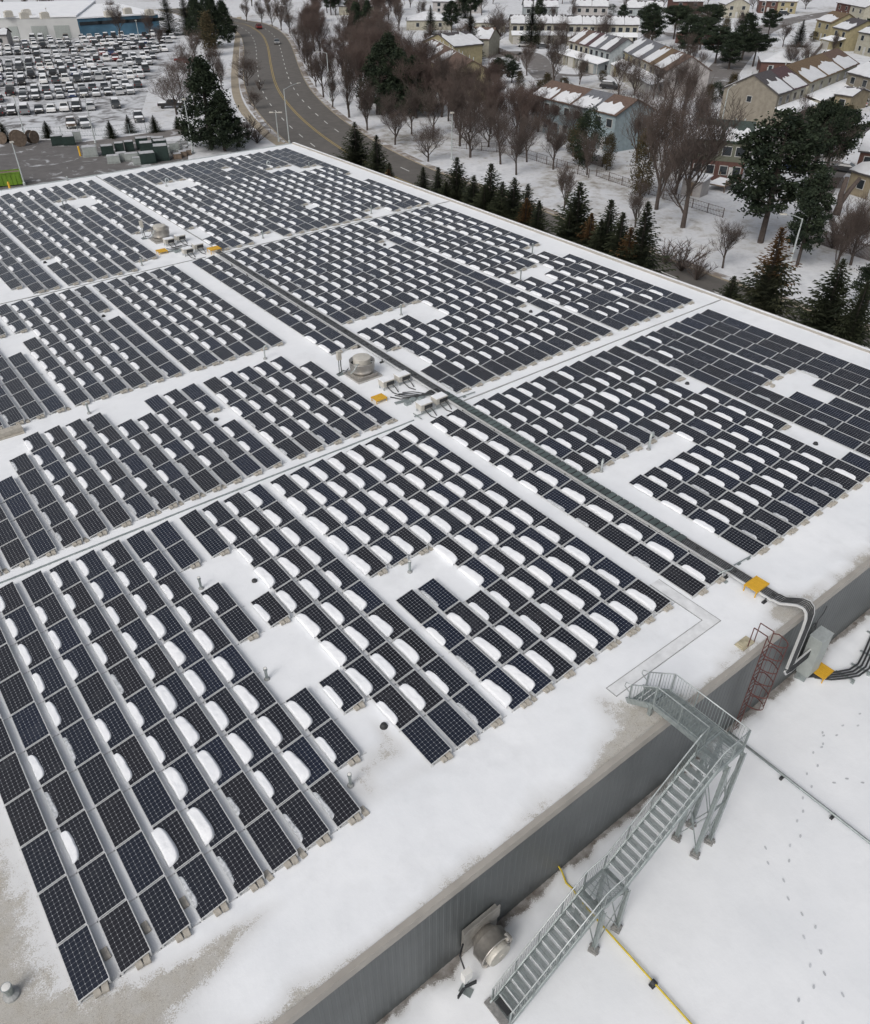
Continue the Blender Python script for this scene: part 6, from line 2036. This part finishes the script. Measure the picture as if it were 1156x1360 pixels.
def row_of_houses(pa, pb, h, n, d, specs, lab, grp, back=True, **kw):
    """pa, pb: picture positions of the front eave's ends; the row lies behind that eave"""
    a, c = gp(pa[0], pa[1], GZ + h), gp(pb[0], pb[1], GZ + h)
    a.z = c.z = GZ
    ux = (c - a); L = ux.length; ux.normalize()
    nrm = Vector((-ux.y, ux.x, 0))          # local +y
    if nrm.dot(a - CAM) < 0 and back:       # the row must lie away from the camera
        a, c = c, a; ux = -ux
    for i in range(n):
        o = a + ux * (L * i / n)
        sp = specs[i % len(specs)]
        house(o, ux, L / n - 0.03, d, h, kw.get('rh', 2.0), sp[0], sp[1], lab % nth(i + 1) if n > 1 else lab, sp[2] if len(sp) > 2 else 'patch', kw.get('upper'), False, kw.get('garage', False),
              (i == 0, i == n - 1), grp, kw.get('wins', 2), kw.get('hip', False), kw.get('ridge', 'x'), i + int(pa[0]), 'house', kw.get('chim', False), kw.get('storeys', 2))
    return a, ux, L
row_of_houses((709, 126), (819, 153), 6.0, 4, 9.0, [('blue', 'brown'), ('blue', 'brown', 'patch'), ('blue', 'grey', 'patch'), ('blue', 'brown')], 'pale blue terraced house nearest the park strip, %s from one end', 'pale blue terraced houses')
row_of_houses((552, 67), (600, 98), 5.6, 4, 9.5, [('yellow', 'brown', 'full'), ('yellow', 'brown', 'stripe'), ('yellow', 'brown', 'stripe'), ('yellow', 'brown', 'none')], 'yellow terraced house behind the brown wood, %s from one end', 'yellow terraced houses', rh=2.4)
row_of_houses((680, 31), (753, 31), 5.5, 4, 9, [('cream', 'dark', 'full')], 'cream terraced house with snowy roof, %s along the left distant row', 'distant cream terraced houses', garage=True)
row_of_houses((755, 32), (849, 33), 5.6, 5, 9, [('cream', 'dark', 'full')], 'cream terraced house with snowy roof, %s along the middle distant row', 'distant cream terraced houses', garage=True)
row_of_houses((765, 8), (808, 8.5), 5.5, 2, 9, [('white', 'dark', 'full')], 'farthest white house in the middle of the top edge, %s of two', 'farthest houses')
row_of_houses((697, 9), (742, 9), 5.5, 2, 9, [('pale', 'dark', 'full')], 'farthest pale house left of the others at the top, %s of two', 'farthest houses')
row_of_houses((833, 10), (880, 11), 5.5, 2, 9, [('pale', 'dark', 'full')], 'farthest pale house right of the dark pine at the top, %s of two', 'farthest houses')
row_of_houses((757, 54), (812, 68), 5.4, 4, 9, [('cream', 'brown', 'stripe'), ('cream', 'plum', 'stripe'), ('pale', 'grey', 'stripe'), ('pale', 'dark', 'stripe')], 'steep-roofed terraced house left of the other sloping row, %s along', 'sloping terraced houses', rh=2.6, garage=True)
row_of_houses((827, 66), (887, 94), 5.4, 4, 10, [('yellow', 'grey', 'stripe'), ('cream', 'grey', 'stripe'), ('cream', 'tan', 'stripe'), ('white', 'brown', 'stripe')], 'terraced house in the sloping row above the big bare trees, %s along', 'sloping terraced houses', rh=2.8, garage=True)
row_of_houses((1034, 125), (1072, 112), 5.8, 2, 11, [('beige', 'dark'), ('cream', 'plum')], 'big beige gabled house with snowy porch roof at the right, %s of the pair', 'houses at the right', rh=2.8, garage=True)
row_of_houses((1076, 109), (1140, 84), 5.8, 3, 11, [('cream', 'tan'), ('cream', 'tan'), ('cream', 'brown')], 'cream house with snow patches joined to the beige gable, %s in the line', 'houses at the right', rh=2.6, garage=True)
row_of_houses((925, 184), (996, 189.5), 5.8, 2, 9, [('brick', 'green', 'patch')], 'brick and sage green house behind the shed, %s of the pair', 'brick and green houses', upper='sage', rh=2.0)
row_of_houses((1086, 26), (1106, 30), 5.6, 1, 10, [('yellow', 'tan', 'patch')], 'yellow house with tan roof at the upper right', None, rh=2.4)
row_of_houses((1108, 36), (1128, 40), 5.6, 1, 11, [('yellow', 'dark', 'patch')], 'yellow and brick house with dark roof at the upper right', None, rh=2.4, garage=True)
row_of_houses((1142, 42), (1168, 47), 5.6, 1, 9, [('cream', 'dark', 'patch')], 'cream house cut by the right picture edge near the top', None, rh=2.2)
row_of_houses((1113, 3), (1150, 10), 5.6, 2, 10, [('brick', 'plum', 'full'), ('cream', 'dark', 'full')], 'far gabled house in the top right corner, %s of the pair', 'houses in the top right corner', rh=2.4)
row_of_houses((965, 6), (997, 6), 4.6, 1, 10, [('cream', 'dark', 'full')], 'far cream gabled house at the top right', None, rh=2.4, ridge='y')
row_of_houses((1128, 96), (1160, 104), 5.4, 1, 12, [('beige', 'dark', 'full')], 'beige house behind the double garage at the right edge', None, rh=2.4)
row_of_houses((1111, 125), (1132, 128), 3.0, 1, 8, [('stone', 'dark', 'full')], 'low stone double garage with snowy roof at the right', None, rh=1.0, storeys=1, wins=1)
row_of_houses((1132, 226), (1200, 246), 3.2, 1, 8, [('stone', 'dark', 'full')], 'low stone building at the right edge behind the board fence', None, rh=1.4, storeys=1)
row_of_houses((1144, 200), (1200, 206), 5.6, 1, 9, [('brick', 'dark', 'full')], 'brick house at the right edge above the low stone building', None, rh=2.2)
row_of_houses((1012, 82), (1068, 84), 3.0, 1, 11, [('brick', 'dark', 'full')], 'snowy hip-roofed bungalow before the curved street', None, rh=2.0, hip=True, storeys=1)
row_of_houses((899, 42), (951, 45), 3.2, 1, 11, [('brick', 'dark', 'full')], 'brick bungalow with snowy hip roof right of the dark pines', None, rh=2.0, hip=True, storeys=1)
row_of_houses((540, 27), (600, 27), 3.0, 1, 12, [('cream', 'dark', 'full')], 'cream bungalow with white hip roof behind the wood', None, rh=2.2, hip=True, storeys=1)
row_of_houses((632, 30), (672, 30), 3.0, 1, 12, [('cream', 'dark', 'full')], 'bungalow with white hip roof left of the cream row', None, rh=2.2, hip=True, storeys=1)
row_of_houses((562, 55), (604, 62), 5.2, 1, 10, [('yellow', 'dark', 'full')], 'yellow beige gabled house just behind the yellow row', None, rh=2.4, ridge='y')
row_of_houses((610, 50), (650, 52), 4.6, 1, 10, [('cream', 'brown', 'full')], 'cream house with snowy roof behind the tall spruce', None, rh=2.4)
row_of_houses((450, 8), (500, 8), 3.2, 1, 10, [('cream', 'dark', 'full')], 'distant low snowy house at the top above the wood', None, rh=1.8, storeys=1)
row_of_houses((575, 2), (640, 2), 4.2, 2, 10, [('white', 'dark', 'full')], 'distant white house at the top behind bare trees, %s of two', 'distant white houses', rh=2.0)
row_of_houses((895, 2), (935, 2), 4.4, 1, 10, [('brick', 'dark', 'full')], 'distant brick house at the top right of centre', None, rh=2.0)
row_of_houses((1010, 1), (1060, 2), 4.4, 2, 10, [('brick', 'plum', 'full'), ('yellow', 'tan', 'full')], 'distant house beside the far street at the top, %s of two', 'distant street houses', rh=2.2)
row_of_houses((-30, 47), (8, 46), 3.4, 1, 8, [('white', 'dark', 'full')], 'small white annex with snowy gable at the far left', None, rh=1.4, storeys=1)
# garden shed and deck
g0 = gp(908, 262)
a, c = gp(908, 236, GZ + 2.3), gp(934, 241, GZ + 2.3)
a.z = c.z = GZ
ux = (c - a).normalized()
t = thing('garden_shed', 'small pale garden shed with snowy roof behind the big bare tree', 'shed', a, math.atan2(ux.y, ux.x))
w_ = (c - a).length
b = MB(); b.bx(0, w_, 0, 2.6, 0, 2.2); b.build('wall', M['w_white'], t)
b = MB(); b.add([(-0.2, -0.2, 2.2), (w_ + 0.2, -0.2, 2.2), (w_ + 0.2, 2.8, 2.6), (-0.2, 2.8, 2.6), (-0.2, -0.2, 2.36), (w_ + 0.2, -0.2, 2.36), (w_ + 0.2, 2.8, 2.76), (-0.2, 2.8, 2.76)], [(3, 2, 1, 0), (4, 5, 6, 7), (0, 1, 5, 4), (1, 2, 6, 5), (2, 3, 7, 6), (3, 0, 4, 7)])
b.build('roof', M['snow'], t)
b = MB(); b.bx(w_ * 0.3, w_ * 0.3 + 0.9, -0.05, -0.01, 0.05, 1.95); b.build('door', M['wood'], t)
g = gp(958, 250)
t = thing('wooden_deck', 'raised brown garden deck behind the brick and green house', 'deck', g, 0.2)
b = MB(); b.box((0, 0, 0.9), (4.5, 3.0, 0.15)); b.build('floor', M['wood'], t)
for sx in (-2.1, 2.1):
    for sy in (-1.4, 1.4):
        b = MB(); b.box((sx, sy, 0.9), (0.12, 0.12, 1.8)); b.build('post', M['wood'], t)
b = MB(); b.box((0, -1.45, 1.8), (4.4, 0.06, 0.08)); b.box((0, -1.45, 1.3), (4.4, 0.03, 0.7)); b.build('railing', M['wood'], t)
b = MB(); b.box((0, 0, 1.0), (4.3, 2.7, 0.07)); b.build('snow_cover', M['snow'], t)

# labels of the trees: counted from the left inside each area
from collections import defaultdict
ar = defaultdict(list)
for a_, px, t, kt, cat in TREES:
    ar[(a_, kt)].append((px, t, cat))
for (a_, kt), lst in ar.items():
    lst.sort(key=lambda q: q[0])
    for i, (px, t, cat) in enumerate(lst):
        if len(lst) == 1:
            t['label'] = '%s %s' % (kt, a_)
        else:
            t['label'] = '%s %s, %s from left' % (kt, a_, nth(i + 1) if i < 30 else 'number %d' % (i + 1))
            t['group'] = '%ss %s' % (kt, a_)
        t['category'] = cat
